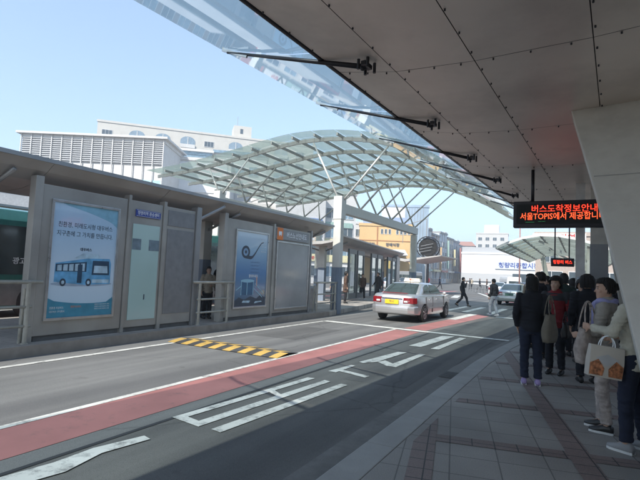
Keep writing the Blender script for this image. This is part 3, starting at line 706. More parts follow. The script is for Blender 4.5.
# ---------------------------------------------------------------- glass vault over the road
VP = [(-19.0,6.28),(-17,6.40),(-15.4,6.58),(-13.1,6.88),(-11.6,7.12),(-10.3,7.25),(-8.65,7.2),(-6.94,6.93),(-5.74,6.5),(-4.6,5.95),(-3.9,5.52),(-3.2,5.1)]
def zv(x):
    for i in range(len(VP)-1):
        if x <= VP[i+1][0]:
            t = (x-VP[i][0])/(VP[i+1][0]-VP[i][0]); p0 = VP[max(0,i-1)][1]; p1 = VP[i][1]; p2 = VP[i+1][1]; p3 = VP[min(len(VP)-1,i+2)][1]
            return .5*((2*p1)+(-p0+p2)*t+(2*p0-5*p1+4*p2-p3)*t*t+(-p0+3*p1-3*p2+p3)*t**3)
    return VP[-1][1]
va = thing('glass_vault', 'arched pale green glass roof on white steel ribs spanning the road', 'glass roof', (-8.7,22,.19)); O = Vector((-8.7,22,.19))
xs = [-19+15.8*i/15 for i in range(16)]; ys = [16.0]+[16.8+2.15*k for k in range(6)]
vy0, vy1 = 16.0, 28.2
for i in range(15):
    for j in range(6):
        y0 = ys[j] if j else vy0; y1 = ys[j+1] if j < 5 else vy1
        g = MB(); k = 3
        for q in range(k):
            xa = xs[i]+.012+(xs[i+1]-xs[i]-.024)*q/k; xb = xs[i]+.012+(xs[i+1]-xs[i]-.024)*(q+1)/k
            g.add([Vector((xa,y0+.01,zv(xa)+.1))-O,Vector((xb,y0+.01,zv(xb)+.1))-O,Vector((xb,y1-.01,zv(xb)+.1))-O,Vector((xa,y1-.01,zv(xa)+.1))-O],[(0,1,2,3)])
        g.build('glass_pane', GVA, va, smooth=True)
for y in ys[1:]:
    r = MB(); n = 36
    for q in range(n):
        xa = -19+15.8*q/n; xb = -19+15.8*(q+1)/n+.01
        r.bar(Vector((xa,y,zv(xa)-.07))-O, Vector((xb,y,zv(xb)-.05))-O, .08, .15)
    r.build('rib', STEELW, va)
for x in xs[1:-1]:
    MB().bar(Vector((x,16.25,zv(x)-.0))-O, Vector((x,27.9,zv(x)+.01))-O, .065, .10).build('purlin', STEELW, va)
for nm, x, z, ya, yb, cols_ in (('beam',-8.7,4.38,17.0,27.5,(17.2,27.2)),('beam',-15.2,4.9,17.0,27.5,(17.2,27.2))):
    MB().box(x-.15-O.x,x+.15-O.x,ya+.26-O.y,yb-O.y,z-.22-O.z,z+.18-O.z).build('beam', STEELWW, va, bevel=.02)
    for yc in cols_:
        if yc < 20: MB().box(x-.19-O.x,x+.19-O.x,yc-.18-O.y,yc+.25-O.y,z-.5-O.z,z+.45-O.z).build('beam_end', STEELWW, va, bevel=.02)
        c = MB().box(x-.165-O.x,x+.165-O.x,yc-.15-O.y,yc+.15-O.y,1.9-O.z,z-.255-O.z).build('column', BEIGE, va, bevel=.02)
        MB().box(x-.172-O.x,x+.172-O.x,yc-.157-O.y,yc+.157-O.y,-.17,1.9-O.z).build('tile_cladding', TILEB, c)
for x, z, outs in ((-8.7,4.55,(-1.15,2.2)),(-15.2,5.1,(-.35,2.0))):
    for k in range(6):
        y = 17.3+1.98*k
        for o_ in outs:
            xt = x+o_; a = Vector((x,y,z))-O; b = Vector((xt,16.8+2.15*k,zv(xt)-.15))-O
            s = MB(); s.tube(a, b, .045, .035, 10); s.build('strut', STEELWW if k == 0 else STEELW, va, smooth=True)
# ---------------------------------------------------------------- buildings
def facade(name, label, P, Q, h, depth, wall, group=None):
    """building whose front runs from P (left, seen from the camera) to Q; local x along the front, y away, z up"""
    P = Vector((P[0],P[1],0)); Q = Vector((Q[0],Q[1],0)); d = Q-P; L_ = d.length
    t = thing(name, label, 'building', P, atan2(d.y, d.x), group)
    MB().box(0,L_,0,depth,0,h).build('wall', wall, t)
    MB().box(-.15,L_+.15,-.15,depth+.15,h+.003,h+.5).build('roof', wall, t)
    return t, L_
FR = mat('window_frame', (.55,.55,.55), .5)
def win(t, x0, x1, z0, z1, m=WIN, fm=None, split=2):
    w_ = MB(); fw = .07; fm = fm or FR
    w_.box(x0,x1,-.09,-.003,z1-fw,z1); w_.box(x0,x1,-.09,-.003,z0,z0+fw); w_.box(x0,x0+fw,-.09,-.003,z0+fw,z1-fw); w_.box(x1-fw,x1,-.09,-.003,z0+fw,z1-fw)
    for k in range(1, split):
        xm = x0+(x1-x0)*k/split; w_.box(xm-.03,xm+.03,-.08,-.003,z0+fw,z1-fw)
    o = w_.build('window', fm, t)
    MB().box(x0+fw,x1-fw,-.04,-.004,z0+fw,z1-fw).build('pane', m, o)
# hall with grey louvres and white fins
t, L_ = facade('exhibition_hall', 'white hall with a row of grey louvres between tall white fins above the near shelter', (-69.8,36.9), (-52.1,46.8), 19.0, 9, WHT)
LOU = mat('louvre_grey', (.36,.37,.38), .6, .2)
MB().box(-.6,L_+.6,-.7,9.3,19.52,19.8).build('roof_edge', WHT, t)
nb = 14
for k in range(nb+1):
    x = L_*k/nb; MB().box(x-.06,x+.06,-.34,-.2,2,19.5).build('fin', WHT, t)
for k in range(nb):
    m = MB(); x0 = L_*k/nb+.07; x1 = L_*(k+1)/nb-.07
    for q in range(11): m.add([(x0,-.28,15.9+.3*q),(x1,-.28,15.9+.3*q),(x1,-.1,16.12+.3*q),(x0,-.1,16.12+.3*q)], [(0,1,2,3)])
    m.box(x0,x1,-.08,-.004,15.8,19.3)
    m.build('louvre', LOU, t)
    MB().box(x0,x1,-.12,-.004,7.5,13.6).build('window', mat('cyan_glass', (.36,.56,.58), .15, spec=.8), t)
# long cream apartment block with arched windows
t, L_ = facade('apartment_block', 'long cream apartment block with arched windows high behind the louvred hall', (-98.6,68.4), (-62,106), 34.4, 12, CREAM, 'apartment blocks')
BLG = mat('balcony_glass', (.20,.27,.33), .3, var=.3)
bay = L_/9
for k in range(9):
    for f_ in range(3):
        z = 32.0-3.1*f_; x = bay*k+1.0
        if k % 4 in (1,3) or k in (2,):
            a = MB(); n = 10; cx, r = x+1.9, 1.75
            pts = [(cx-r, z-1.4)]+[(cx-r*cos(pi*i/n), z+.2+(1.15 if f_==0 else .75)*sin(pi*i/n)) for i in range(n+1)]+[(cx+r, z-1.4)]
            a.add([(p[0],-.06,p[1]) for p in pts], [tuple(range(len(pts)))])
            o = a.build('window', BLG, t)
            b = MB(); b.box(cx-r,cx+r,-.35,-.25,z-1.5,z-.6); b.box(cx-.08,cx+.08,-.12,-.065,z-1.4,z+1.2); b.build('balcony_rail', WHT, o)
        else:
            win(t, x, x+2.3, z-.7, z+.7, WIN, split=3); 
tw = MB(); tw.box(L_*.60,L_*.60+4.5,1,6,34.91,38.0); tw.build('stair_tower', CREAM, t); MB().box(L_*.60+1.6,L_*.60+2.3,.94,.999,36,37.2).build('window', WIN, t)
MB().tube((L_*.62,3,38.0),(L_*.62,3,41),.06,n=6).build('antenna', GREYL, t)
t, L_ = facade('office_building', 'white flat building with a pale pink picture sign beside the louvred hall', (-60.2,50.8), (-49.5,58.5), 18.6, 10, WHT)
sg = MB().box(.3,L_-.6,-.12,-.002,13.5,18.3).build('sign', mat('sign_pale', (.62,.64,.66), .5, var=.08, scale=.5), t)
pk = MB(); pk.add([(1.0+.6*sin(i*.5),-.125,17.6-.32*i) for i in range(9)]+[(1.9+.7*sin(i*.45+1),-.125,17.6-.32*i) for i in range(8,-1,-1)], [tuple(range(18))]); pk.build('picture', mat('sign_pink', (.62,.38,.36), .5), sg)
t, L_ = facade('roof_house', 'small blue roofed block standing on top behind the pink sign', (-63.5,58.5), (-58.2,63.2), 21.6, 6, WINB)
MB().box(-.4,L_+.4,-.5,6.4,22.1,22.5).build('eave', WHT, t)
t, L_ = facade('roof_house', 'low white block with blue eaves right of the pink sign building', (-58.5,64.5), (-51.0,70.2), 22.0, 6, WHT)
MB().box(-.4,L_+.4,-.5,6.4,22.51,23.0).build('eave', WINB, t)
for k in range(3): win(t, 1+2.6*k, 2.8+2.6*k, 18.6, 20.4, WINB)
# signboard building under the vault
def signs(t, L_, z0, rows, cols_, pal, words, fill=.75):
    for r_ in range(rows):
        for c_ in range(cols_):
            if random.random() > fill: continue
            x0 = .3+(L_-.6)*c_/cols_; x1 = .3+(L_-.6)*(c_+1)/cols_-.25; z = z0+2.6*r_; col = random.choice(pal)
            s = MB().box(x0,x1,-.24,-.002,z,z+random.uniform(.7,1.1)).build('sign', mat('sign_%d' % col[0], col[1], .5), t)
            tx = text(random.choice(words), .55, INKW if sum(col[1]) < 1.3 else mat('sign_ink_red', (.45,.04,.04), .5), s, ((x0+x1)/2,-.26,z+.42), '-y', extrude=.005, offset=.01)
            wd = tx.dimensions.x or 1; tx.scale = (min(1., (x1-x0-.2)/max(.3,len(tx.data.vertices) and max(v.co.x for v in tx.data.vertices)*2)),1,1)
PAL = [(1,(.36,.16,.15)),(2,(.66,.66,.64)),(3,(.16,.24,.42)),(4,(.52,.36,.20)),(5,(.28,.40,.36)),(6,(.60,.55,.34))]
WORDS = ['약국','병원','식당','노래방','치과','학원','부동산','당구장','안경','미용실','한의원','커피']
def shop(name, label, P, Q, h, wall, fl=3, cols_=3, sgn=.6, group=None, z0=3.2):
    t, L_ = facade(name, label, P, Q, h, 11, wall, group)
    n = max(2, int(L_/2.2))
    for f_ in range(int((h-1)//2.9)):
        for k in range(n):
            win(t, L_*(k+.15)/n, L_*(k+.85)/n, 1.0+2.9*f_, 2.6+2.9*f_, random.choice((WIN,WINB)))
    signs(t, L_, z0, min(fl, int(h//2.9)-1), cols_, PAL, WORDS, sgn)
    return t, L_
GS = 'shop buildings in the row beyond the platforms'
shop('shop_building', 'pale shop building with red and white signboards glimpsed under the left of the glass roof', (-44.5,45.5), (-37.5,53.0), 10.2, CREAM, sgn=.8, group=GS)
shop('shop_building', 'white shop building with red signboards behind the near shelter roof', (-37.0,53.6), (-32.6,60.0), 12.4, WHT, sgn=.85, group=GS)
shop('shop_building', 'tall narrow white building with signs beside the white vault column', (-33.5,61.0), (-29.8,64.6), 13.5, WHT, cols_=1, fl=4, sgn=.9, group=GS)
shop('shop_building', 'low shop building seen left of the bus poster behind the bus', (-48.0,12.0), (-44.0,26.0), 8.0, WHT, fl=2, cols_=5, sgn=.8, group=GS)
shop('shop_building', 'brown shop building with signs seen through the shelter gap', (-43.6,27.5), (-44.8,44.0), 8.8, mat('brown_brick', (.30,.22,.17), .8), fl=2, cols_=5, sgn=.8, group=GS)
t, L_ = facade('apartment_block', 'grey white apartment tower with rows of small windows left of the orange building', (-42.5,84.5), (-37.2,87.0), 11.6, 10, mat('apt_grey', (.5,.5,.5), .7), 'apartment blocks')
for f_ in range(4):
    for k in range(4): win(t, .4+1.4*k, 1.5+1.4*k, 1.6+2.5*f_, 3.1+2.5*f_, WIN)
ORB = mat('orange_render', (.56,.38,.18), .7, dirt=(.48,.34,.17))
t, L_ = facade('orange_building', 'orange building with black roof lettering and a white awning roof', (-36.8,81.6), (-27.6,85.4), 10.8, 12, ORB)
for k in range(8):
    if k == 3: continue
    win(t, 4.0+.72*k, 4.5+.72*k, 9.3, 10.3, WIN, split=1)
MB().box(3.3,3.5,-.12,-.003,5,10.7).build('pilaster', mat('orange_dark', (.35,.16,.07)), t)
MB().box(0,L_,-.1,-.003,8.0,8.12).build('string_course', mat('orange_dark', (.35,.16,.07)), t)
text('종합병원', .7, INK, t, (1.7,-.13,7.3), '-y', extrude=.02, offset=.015); text('장례식장', .7, INK, t, (6.3,-.13,7.3), '-y', extrude=.02, offset=.015)
MB().loft([[(.5,-6,5.2),(8.8,-6,5.2),(8.8,-.4,5.2),(.5,-.4,5.2)],[(.9,-5,6.2),(8.3,-5,6.2),(8.3,-.5,6.4),(.9,-.5,6.4)]]).build('awning', WHT, t)
MB().box(.6,9.2,.5,11,11.31,12.6).build('roof_house', mat('blue_roof', (.26,.33,.46), .4), t)
t, L_ = facade('glass_office', 'boxy blue glass office behind the vault beam', (-37.8,95.2), (-28.4,98.6), 16.4, 12, mat('blue_curtain_wall', (.30,.38,.46), .15, .1, .15, .4, spec=.8))
MB().box(.0,5.0,-.1,-.003,12.0,16.3).build('white_cladding', WHT, t)
for k in range(7): MB().box(5.2+.6*k,5.26+.6*k,-.08,-.003,1,16.3).build('mullion', GREYL, t)
# receding street row
cols6 = [(.52,.50,.47),(.32,.38,.44),(.60,.60,.60),(.42,.34,.30),(.50,.55,.60),(.56,.5,.42),(.36,.36,.4),(.6,.62,.63)]
desc = ['beige','slate blue','white','brown','pale blue','sand coloured','dark grey','light grey']
where = ['nearest the platform column','second beyond the platform column','third along the receding street','fourth along the receding street','fifth along the receding street','sixth along the receding street','seventh along the receding street','last and farthest of the receding street']
hs = [12.0,11.4,13.0,12.2,13.4,12.6,12.4,11.6]
for k in range(8):
    y = 92+8.2*k; x = -32.5-.1*k; h = hs[k]
    t = thing('street_building', '%s building %s' % (desc[k], where[k]), 'building', (x,y,0), pi/2, 'narrow buildings of the receding street')
    mm = mat('street_wall_%s' % desc[k].replace(' ','_'), cols6[k], .7, dirt=[c*.8 for c in cols6[k]])
    MB().box(0,8.0,0,10,0,h).build('wall', mm, t); MB().box(-.05,7.9,-.3,10.2,h+.003,h+.45).build('roof', mat('roof_grey', (.3,.3,.3), .8), t)
    if k % 2: MB().box(2,4.6,1,4,h+.46,h+2.0).build('stair_head', mm, t)
    for f_ in range(4):
        for q in range(3): win(t, .6+2.5*q, 2.4+2.5*q, 1.2+2.8*f_, 2.9+2.8*f_, (WIN,WINB)[(q+f_+k)%2])
    c = PAL[k % 6][1]
    s = MB().box(7.0,7.3,-.95,-.35,3.2+.9*(k%3),h-1.5-1.2*(k%2)).build('sign', mat('sign_%d' % PAL[k%6][0], c, .5), t)
    for q in range(3): MB().box(7.1,7.2,-.97,-.951,5.2+1.1*q,5.8+1.1*q).build('symbol', INKW, s)
    MB().box(.3,6.6,-.9,-.301,3.0,3.5).build('shop_sign', mat('sign_%d' % PAL[(k+2)%6][0], PAL[(k+2)%6][1], .5), t)
    for q in (2.75,5.25): MB().box(q-.12,q+.12,-.25,-.003,.5,h).build('pier', mat('pier_pale', (.55,.56,.57), .7), t)
    # side facing the camera
    for f_ in range(4):
        w_ = MB(); w_.box(-.08,-.003,2,3.6,1.4+2.8*f_,2.8+2.8*f_); w_.build('window', WIN, t)
# white superstore at the end of the plaza
t, L_ = facade('superstore', 'long low white superstore with blue lettering closing the end of the plaza', (-29.6,137), (6,141.5), 8.6, 30, mat('store_white', (.64,.65,.66), .6, var=.05))
MB().box(0,L_,1.0,29,9.11,10.6).build('roof_band', mat('store_roof', (.38,.39,.40), .6), t)
MB().box(0,L_,-.5,-.003,1.0,3.2).build('lower_band', mat('store_lower', (.45,.46,.47), .6), t)
MB().box(13.5,L_,-.9,-.51,1.2,3.4).build('shop_window', WIN, t)
MB().box(9,21,-.35,-.003,4.6,6.6).build('sign_panel', mat('sign_bluegrey', (.55,.60,.68), .5), t)
text('청량리종합시장', 1.6, BLUES, t, (15,-.40,5.6), '-y', extrude=.03, offset=.03)
MB().box(21.6,24.2,-1.0,-.91,3.5,6.9).build('yellow_sign', mat('sign_yellow', (.75,.50,.08), .5), t)
t, L_ = facade('apartment_block', 'white stepped apartment building rising behind the white superstore', (-38.5,205), (-26.0,206.5), 20.5, 12, mat('apt_white', (.50,.49,.465), .7), 'apartment blocks')
for f_ in range(4):
    for k in range(4): win(t, .8+2.9*k, 2.4+2.9*k, 9+2.9*f_, 10.4+2.9*f_, WIN)
MB().box(3,9,2,9,21.0,24.6).build('roof_tower', WHT, t)
t, L_ = facade('brick_house', 'low building with a red roof left of the white apartment', (-46,176), (-34,178), 13.0, 8, CREAM)
MB().add([(-.5,-.5,13.5),(L_+.5,-.5,13.5),(L_+.5,8.5,13.5),(-.5,8.5,13.5),(1,4,15.4),(L_-1,4,15.4)], [(0,1,5,4),(1,2,5),(2,3,4,5),(3,0,4)]).build('tiled_roof', mat('red_tiles', (.36,.20,.16), .8), t)
# shops beyond the right canopy
t, L_ = facade('shop_building', 'shop building with a red sign over the far end of the right hand pavement', (-4.8,63), (14,66), 7.2, 10, mat('brown_wall', (.36,.30,.26), .7), GS)
t.rotation_euler.z = radians(4)
s = MB().box(-.3,5.4,-.35,-.003,6.3,7.5).build('sign', mat('sign_white', (.7,.66,.62), .5), t); text('청량리역', 1.0, mat('sign_ink_red', (.45,.04,.04)), s, (2.5,-.38,6.9), '-y', extrude=.02, offset=.02)
for k in range(6): win(t, .6+3*k, 3+3*k, .6, 3.0, WIN)
for k in range(6): win(t, .6+3*k, 2.6+3*k, 4, 5.4, WIN)

# street furniture beyond
p = thing('sign_pole', 'slim reddish pole with a small yellow sign behind the second silver car', 'pole', (-5.0,48,0))
MB().tube((0,0,0),(0,0,7.4),.075,.05,n=10).build('pole', mat('pole_red', (.30,.17,.15), .5), p, smooth=True)
MB().box(-.55,.35,-.1,-.06,7.0,7.25).build('arm', GREYL, p); MB().box(.5,1.4,-.12,-.07,3.7,4.7).build('sign', mat('sign_yellow', (.75,.5,.08), .5), p)
p = thing('lamp_post', 'thin grey post with a square arm behind the far platform column', 'lamp post', (-17.5,60,0))
MB().tube((0,0,0),(0,0,9.2),.07,n=8).build('pole', GREYL, p); MB().tube((0,0,9.2),(-3.2,0,8.3),.05,n=8).build('arm', GREYL, p); MB().tube((-3.2,0,8.3),(-3.2,0,6.0),.04,n=8).build('drop_bar', GREYL, p)
# dark lattice drum above the platform end
dd = thing('lattice_drum', 'dark round lattice drum standing on a post at the end of the platform', 'sculpture', (-15.2,52.9,0))
MB().tube((0,0,0),(0,0,3.9),.14,n=10).build('post', BLACKM, dd)
m = MB()
for k in range(18):
    a = 2*pi*k/18; b = 2*pi*(k+1)/18
    for yy in (-.5,.5): m.bar((1.2*cos(a),yy,5+1.2*sin(a)),(1.2*cos(b),yy,5+1.2*sin(b)),.1,.1)
    m.bar((1.2*cos(a),-.5,5+1.2*sin(a)),(1.2*cos(a),.5,5+1.2*sin(a)),.06,.06)
m.build('hoop', BLACKM, dd)
m = MB(); m.tube((0,-.3,5),(0,.35,5),1.05,n=20); m.build('dark_mesh', mat('mesh_dark', (.018,.017,.016), .9, var=.5), dd)
m = MB()
for k in range(3): m.bar((-.9+.1*k,-.55,4.4+.35*k),(.5+.1*k,-.55,4.2+.35*k+.5),.04,.04)
m.build('slat', GREYL, dd)
rf = thing('small_canopy', 'small flat pale canopy on a post under the dark lattice drum', 'canopy', (-14.6,46,0))
MB().loft([[(x,y,z) for x,z in ((-3,3.5),(0,3.0),(3.4,3.6),(3.4,3.68),(0,3.25),(-3,3.6))] for y in (-3,4)]).build('roof', ROOFA, rf, fixn=True)
MB().tube((0,0,0),(0,0,3.05),.16,n=12).build('post', BEIGE, rf)
fn = thing('guard_rail', 'low grey guard rail with many posts along the edge of the plaza', 'railing', (-12,64,0))
a, b = Vector((-3,5,0)), Vector((7.5,-17,0))
for k in range(19):
    q = a.lerp(b, k/18); MB().tube(q, q+Vector((0,0,1.0)), .05, n=6).build('post', GREYL, fn)
m = MB(); m.bar(a+Vector((0,0,.95)), b+Vector((0,0,.95)), .06, .06); m.build('rail', GREYL, fn); m = MB(); m.bar(a+Vector((0,0,.5)), b+Vector((0,0,.5)), .05, .05); m.build('rail', GREYL, fn)

# ---------------------------------------------------------------- vehicles
CARGL = mat('car_glass', (.035,.05,.05), .04, 0, .2, 1.5, spec=.9, coat=.5)
TYRE = mat('tyre', (.025,.025,.025), .8); RIM = mat('rim_alloy', (.5,.5,.52), .28, .9)
TAILR = mat('tail_lamp_red', (.20,.008,.012), .2, coat=.6); TAILW = mat('lamp_clear', (.6,.6,.6), .1, coat=1); TRIM = mat('car_trim', (.05,.05,.055), .5)
PLY = mat('plate_yellow', (.75,.50,.03), .4); PLG = mat('plate_green', (.10,.20,.16), .4); PLW = mat('plate_white', (.7,.7,.68), .4)
CHR = mat('chrome', (.7,.7,.72), .12, 1.)
def interp(tab, x):
    for (a, va_), (b, vb) in zip(tab, tab[1:]):
        if x <= b: return va_+(vb-va_)*max(0,(x-a)/(b-a))
    return tab[-1][1]
def sedan(label, loc, rz, paint, plate, group, taxi=False, name='car', cat='car'):
    t = thing(name, label, cat, loc, rz, group); Lh = 2.36
    top = [(-2.36,.80),(-2.30,.95),(-2.15,1.005),(-1.75,1.02),(-1.4,1.02),(.9,.98),(1.2,.96),(1.7,.90),(2.1,.82),(2.3,.70),(2.36,.62)]
    bot = [(-2.36,.42),(-2.25,.30),(-1.9,.24),(0,.20),(1.9,.22),(2.25,.27),(2.36,.40)]
    wid = [(-2.36,.66),(-2.30,.76),(-2.1,.84),(-1.6,.885),(0,.90),(1.5,.885),(2.0,.83),(2.25,.72),(2.36,.58)]
    ys_ = [-2.36,-2.34,-2.28,-2.15,-1.95,-1.7,-1.4,-1.0,-.5,0,.5,1.0,1.4,1.7,1.95,2.15,2.28,2.34,2.36]
    rings = []
    for y in ys_:
        zt, zb, wd = interp(top,y), interp(bot,y), interp(wid,y); mid = zb+(zt-zb)*.56
        half = [(0,zb),(wd*.80,zb),(wd*.955,zb+.05),(wd*.985,zb+.16),(wd,mid),(wd*.985,zt-.12),(wd*.945,zt-.035),(wd*.86,zt),(wd*.5,zt+.012),(0,zt+.018)]
        rings.append([(x,y,z) for x,z in half]+[(-x,y,z) for x,z in half[-2:0:-1]])
    body = MB().loft(rings).mesh('body', [paint], True)
    bm = bmesh.new(); bm.from_mesh(body); bmesh.ops.recalc_face_normals(bm, faces=bm.faces); bm.to_mesh(body); bm.free()
    bo = bpy.data.objects.new('body', body); COL.objects.link(bo)
    cuts = []
    for wx in (-1.33,1.38):
        for sx in (-1,1):
            c = MB(); c.tube((sx*.55,wx,.31),(sx*1.1,wx,.31),.375,n=28); cm = c.mesh('cut', [TRIM]); 
            co_ = bpy.data.objects.new('cut', cm); TMP.collection.objects.link(co_); cuts.append(co_)
            md = bo.modifiers.new('b','BOOLEAN'); md.operation = 'DIFFERENCE'; md.object = co_; md.solver = 'EXACT'
    nm = evaluated(bo); TMP.collection.objects.unlink(bo)
    bo.modifiers.clear(); bo.data = nm; nm.name = 'body'
    if len(nm.materials) < 2: nm.materials.append(TRIM)
    for c in cuts: bpy.data.objects.remove(c)
    bm = bmesh.new(); bm.from_mesh(nm)
    for e_ in bm.edges: e_.smooth = not (len(e_.link_faces)==2 and e_.calc_face_angle(0) > .7)
    for f_ in bm.faces: f_.smooth = True
    bm.to_mesh(nm); bm.free(); bo.parent = t
    # cabin
    cab = [(-1.72,1.0,.74,.02),(-1.50,1.12,.73,.03),(-1.12,1.335,.655,.03),(-.85,1.405,.62,.03),(-.3,1.435,.615,.03),(.15,1.425,.615,.03),(.45,1.37,.635,.03),(.85,1.17,.70,.03),(1.22,.97,.75,.02)]
    rr = []
    for y, z, wd, _ in cab:
        base = .90; wb = .80
        half = [(0,base),(wb,base),(wb-(wb-wd)*.45,base+(z-base)*.55),(wd,z-.04 if z > 1.1 else z-.01),(wd*.9,z),(0,z+.02)]
        rr.append([(x,y,zz) for x, zz in half]+[(-x,y,zz) for x, zz in half[-2:0:-1]])
    cb = MB().loft(rr).build('cabin', paint, t, smooth=True, fixn=True)
    def quad(nm_, pts, m_, par, sub=1): 
        return MB().add(pts, [tuple(range(len(pts)))]).build(nm_, m_, par)
    # rear and front glass, offset outward
    def glass_strip(nm_, rows, m_):
        g = MB(); vs = []; 
        for (y, z, wd) in rows: vs += [(-wd,y,z),(-wd*.5,y,z+.012),(0,y,z+.018),(wd*.5,y,z+.012),(wd,y,z)]
        fs = [(5*j+i,5*j+i+1,5*j+i+6,5*j+i+5) for j in range(len(rows)-1) for i in range(4)]
        return g.add(vs, fs).build(nm_, m_, t, smooth=True, fixn=False)
    glass_strip('rear_window', [(-1.72,1.025,.65),(-1.52,1.135,.62),(-1.14,1.35,.55),(-1.04,1.385,.53)], CARGL)
    glass_strip('windscreen', [(1.18,1.01,.68),(.86,1.19,.63),(.5,1.37,.56)], CARGL)
    for s_ in (-1,1):
        for nm_, pts in (('side_window', [(-.42,1.04),(.93,1.03),(.62,1.24),(.42,1.35),(-.42,1.375)]),('side_window', [(-1.18,1.05),(-.50,1.04),(-.50,1.375),(-.86,1.355),(-1.02,1.27)])):
            ps = []
            for y, z in pts:
                f_ = (z-.90)/.52; x = .80-.17*f_**1.05+.022; ps.append((s_*x,y,z))
            quad(nm_, ps, CARGL, t)
        d = MB(); d.box(*sorted((s_*.894,s_*.907)),-.92,.97,.50,.55); d.build('side_moulding', paint, t)
        for y0, y1 in ((-.46,-.445),(.95,.965),(-1.2,-1.185)):
            g_ = MB(); g_.box(*sorted((s_*.88,s_*.9045)),y0,y1,.34,.93); g_.build('door_seam', TRIM, t)
        for y in (-.95,-.05+.0):
            h_ = MB(); h_.box(*sorted((s_*.89,s_*.925)),y,y+.18,.80,.835); h_.build('door_handle', paint, t, bevel=.006)
        m_ = MB(); m_.ball((s_*.96,.78,1.04),.1,12,sc=(.9,.55,.7)); m_.bar((s_*.82,.82,1.0),(s_*.93,.79,1.02),.05,.05); m_.build('wing_mirror', paint, t, smooth=True)
    for s_ in (-1,1):
        tl = MB(); xs_ = [s_*.42,s_*.62,s_*.765,s_*.845]; ys2 = [-2.352,-2.335,-2.27,-2.08]
        for q in range(3): tl.add([(xs_[q],ys2[q]-.012,.70),(xs_[q+1],ys2[q+1]-.012,.70),(xs_[q+1]*.99,ys2[q+1]-.0,.90),(xs_[q]*.99,ys2[q]+.02,.90)], [(0,1,2,3)])
        vs_ = [Vector(v) for v in tl.v]; tl2 = MB()
        for q in range(3):
            a = vs_[4*q:4*q+4]; o_ = Vector((s_*.012,-.02,0)); b_ = [v+o_ for v in a]
            tl2.add(a+b_, [(0,1,2,3),(4,5,6,7),(0,1,5,4),(1,2,6,5),(2,3,7,6),(3,0,4,7)])
        tl2.build('tail_lamp', TAILR, t, fixn=True)
        MB().box(*sorted((s_*.46,s_*.60)),-2.392,-2.378,.735,.80).build('reversing_lamp', TAILW, t)
        hl = MB(); hl.box(*sorted((s_*.45,s_*.74)),2.2,2.345,.58,.70); hl.build('headlight', TAILW, t, bevel=.03)
    bp = MB(); rings = []
    for z, g_ in ((.30,.0),(.34,.05),(.46,.075),(.56,.075),(.60,.03)):
        rings.append([(-.84-.02,-1.95,z),(-.80-g_*.3,-2.2-g_,z),(-.62,-2.345-g_,z),(0,-2.375-g_,z),(.62,-2.345-g_,z),(.80+g_*.3,-2.2-g_,z),(.86,-1.95,z),(0,-1.95,z)])
    bp.loft(rings).build('rear_bumper', paint, t, smooth=False, fixn=True, bevel=.03)
    fb = MB(); fb.box(-.72,.72,2.1,2.42,.3,.55); fb.build('front_bumper', paint, t, bevel=.05)
    MB().box(-.26,.26,-2.40,-2.385,.66,.82).build('number_plate', plate, t, bevel=.004)
    MB().box(-.40,.40,-2.385,-2.37,.845,.875).build('boot_trim', CHR, t, bevel=.004)
    MB().box(-.55,.55,-2.32,-2.313,.60,.64).build('bumper_gap', TRIM, t)
    MB().box(-.24,.24,-1.60,-1.56,1.05,1.075).build('brake_lamp', TAILR, t)
    for wy in (-1.33,1.38):
        for s_ in (-1,1):
            w_ = MB(); n = 32; prof = [(.20,-.10),(.285,-.105),(.315,-.085),(.322,-.03),(.322,.03),(.315,.085),(.285,.105),(.20,.10)]
            vs = []; 
            for r_, x in prof: vs.append([(x, r_*cos(2*pi*i/n), r_*sin(2*pi*i/n)) for i in range(n)])
            w_.loft(vs, caps=False); wo = w_.build('wheel', TYRE, t, loc=(s_*.79,wy,.322), smooth=True, fixn=True)
            r_ = MB(); r_.tube((s_*.02,0,0),(s_*.075,0,0),.205,.205,n=n)
            r_.build('rim_barrel', TRIM, wo)
            sp = MB(); 
            for k in range(7):
                a = 2*pi*k/7; sp.bar((s_*.082,.04*cos(a),.04*sin(a)),(s_*.088,.19*cos(a),.19*sin(a)),.03,.045,up=(1,0,0))
            sp.tube((s_*.07,0,0),(s_*.1,0,0),.05,n=12)
            for i in range(n):
                a, b = 2*pi*i/n, 2*pi*(i+1)/n; sp.bar((s_*.085,.198*cos(a),.198*sin(a)),(s_*.085,.198*cos(b),.198*sin(b)),.03,.03,up=(1,0,0))
            sp.build('rim', RIM, wo)
    if taxi:
        s_ = MB(); s_.loft([[(-.34,-.42,1.46),(.34,-.42,1.46),(.34,-.24,1.46),(-.34,-.24,1.46)],[(-.30,-.39,1.60),(.30,-.39,1.60),(.30,-.27,1.60),(-.30,-.27,1.60)]])
        so_ = s_.build('roof_sign', mat('taxi_sign_cream', (.72,.68,.55), .35), t, bevel=.01)
        text('택시', .11, mat('sign_ink_red', (.45,.04,.04)), so_, (0,-.41,1.525), '-y', extrude=.001, offset=.001)
        an = MB(); an.tube((.25,-1.2,1.36),(.25,-1.45,1.95),.006,n=6); an.build('antenna', BLACKM, t)
        text('서울33 바4521'[:0] or '택시', .10, INK, t, (0,-2.402,.74), '-y', extrude=.0005)
        MB().box(-.30,.30,-1.50,-1.40,1.0,1.01).build('parcel_shelf', TRIM, t)
        MB().box(-.5,.5,-2.15,-2.05,1.04,1.065).build('boot_spoiler', TAILR, t, bevel=.008)
    return t
SILV = mat('silver_paint', (.54,.54,.55), .30, .65, .02, 1, coat=.9)
SILV2 = mat('grey_silver_paint', (.50,.52,.53), .3, .7, .03, 3, coat=.8)
WPAINT = mat('white_car_paint', (.72,.72,.72), .3, 0, .03, 3, coat=.8)
DBLUE = mat('dark_car_paint', (.05,.06,.08), .3, .3, .05, 3, coat=.8)
GC = 'cars on the road'
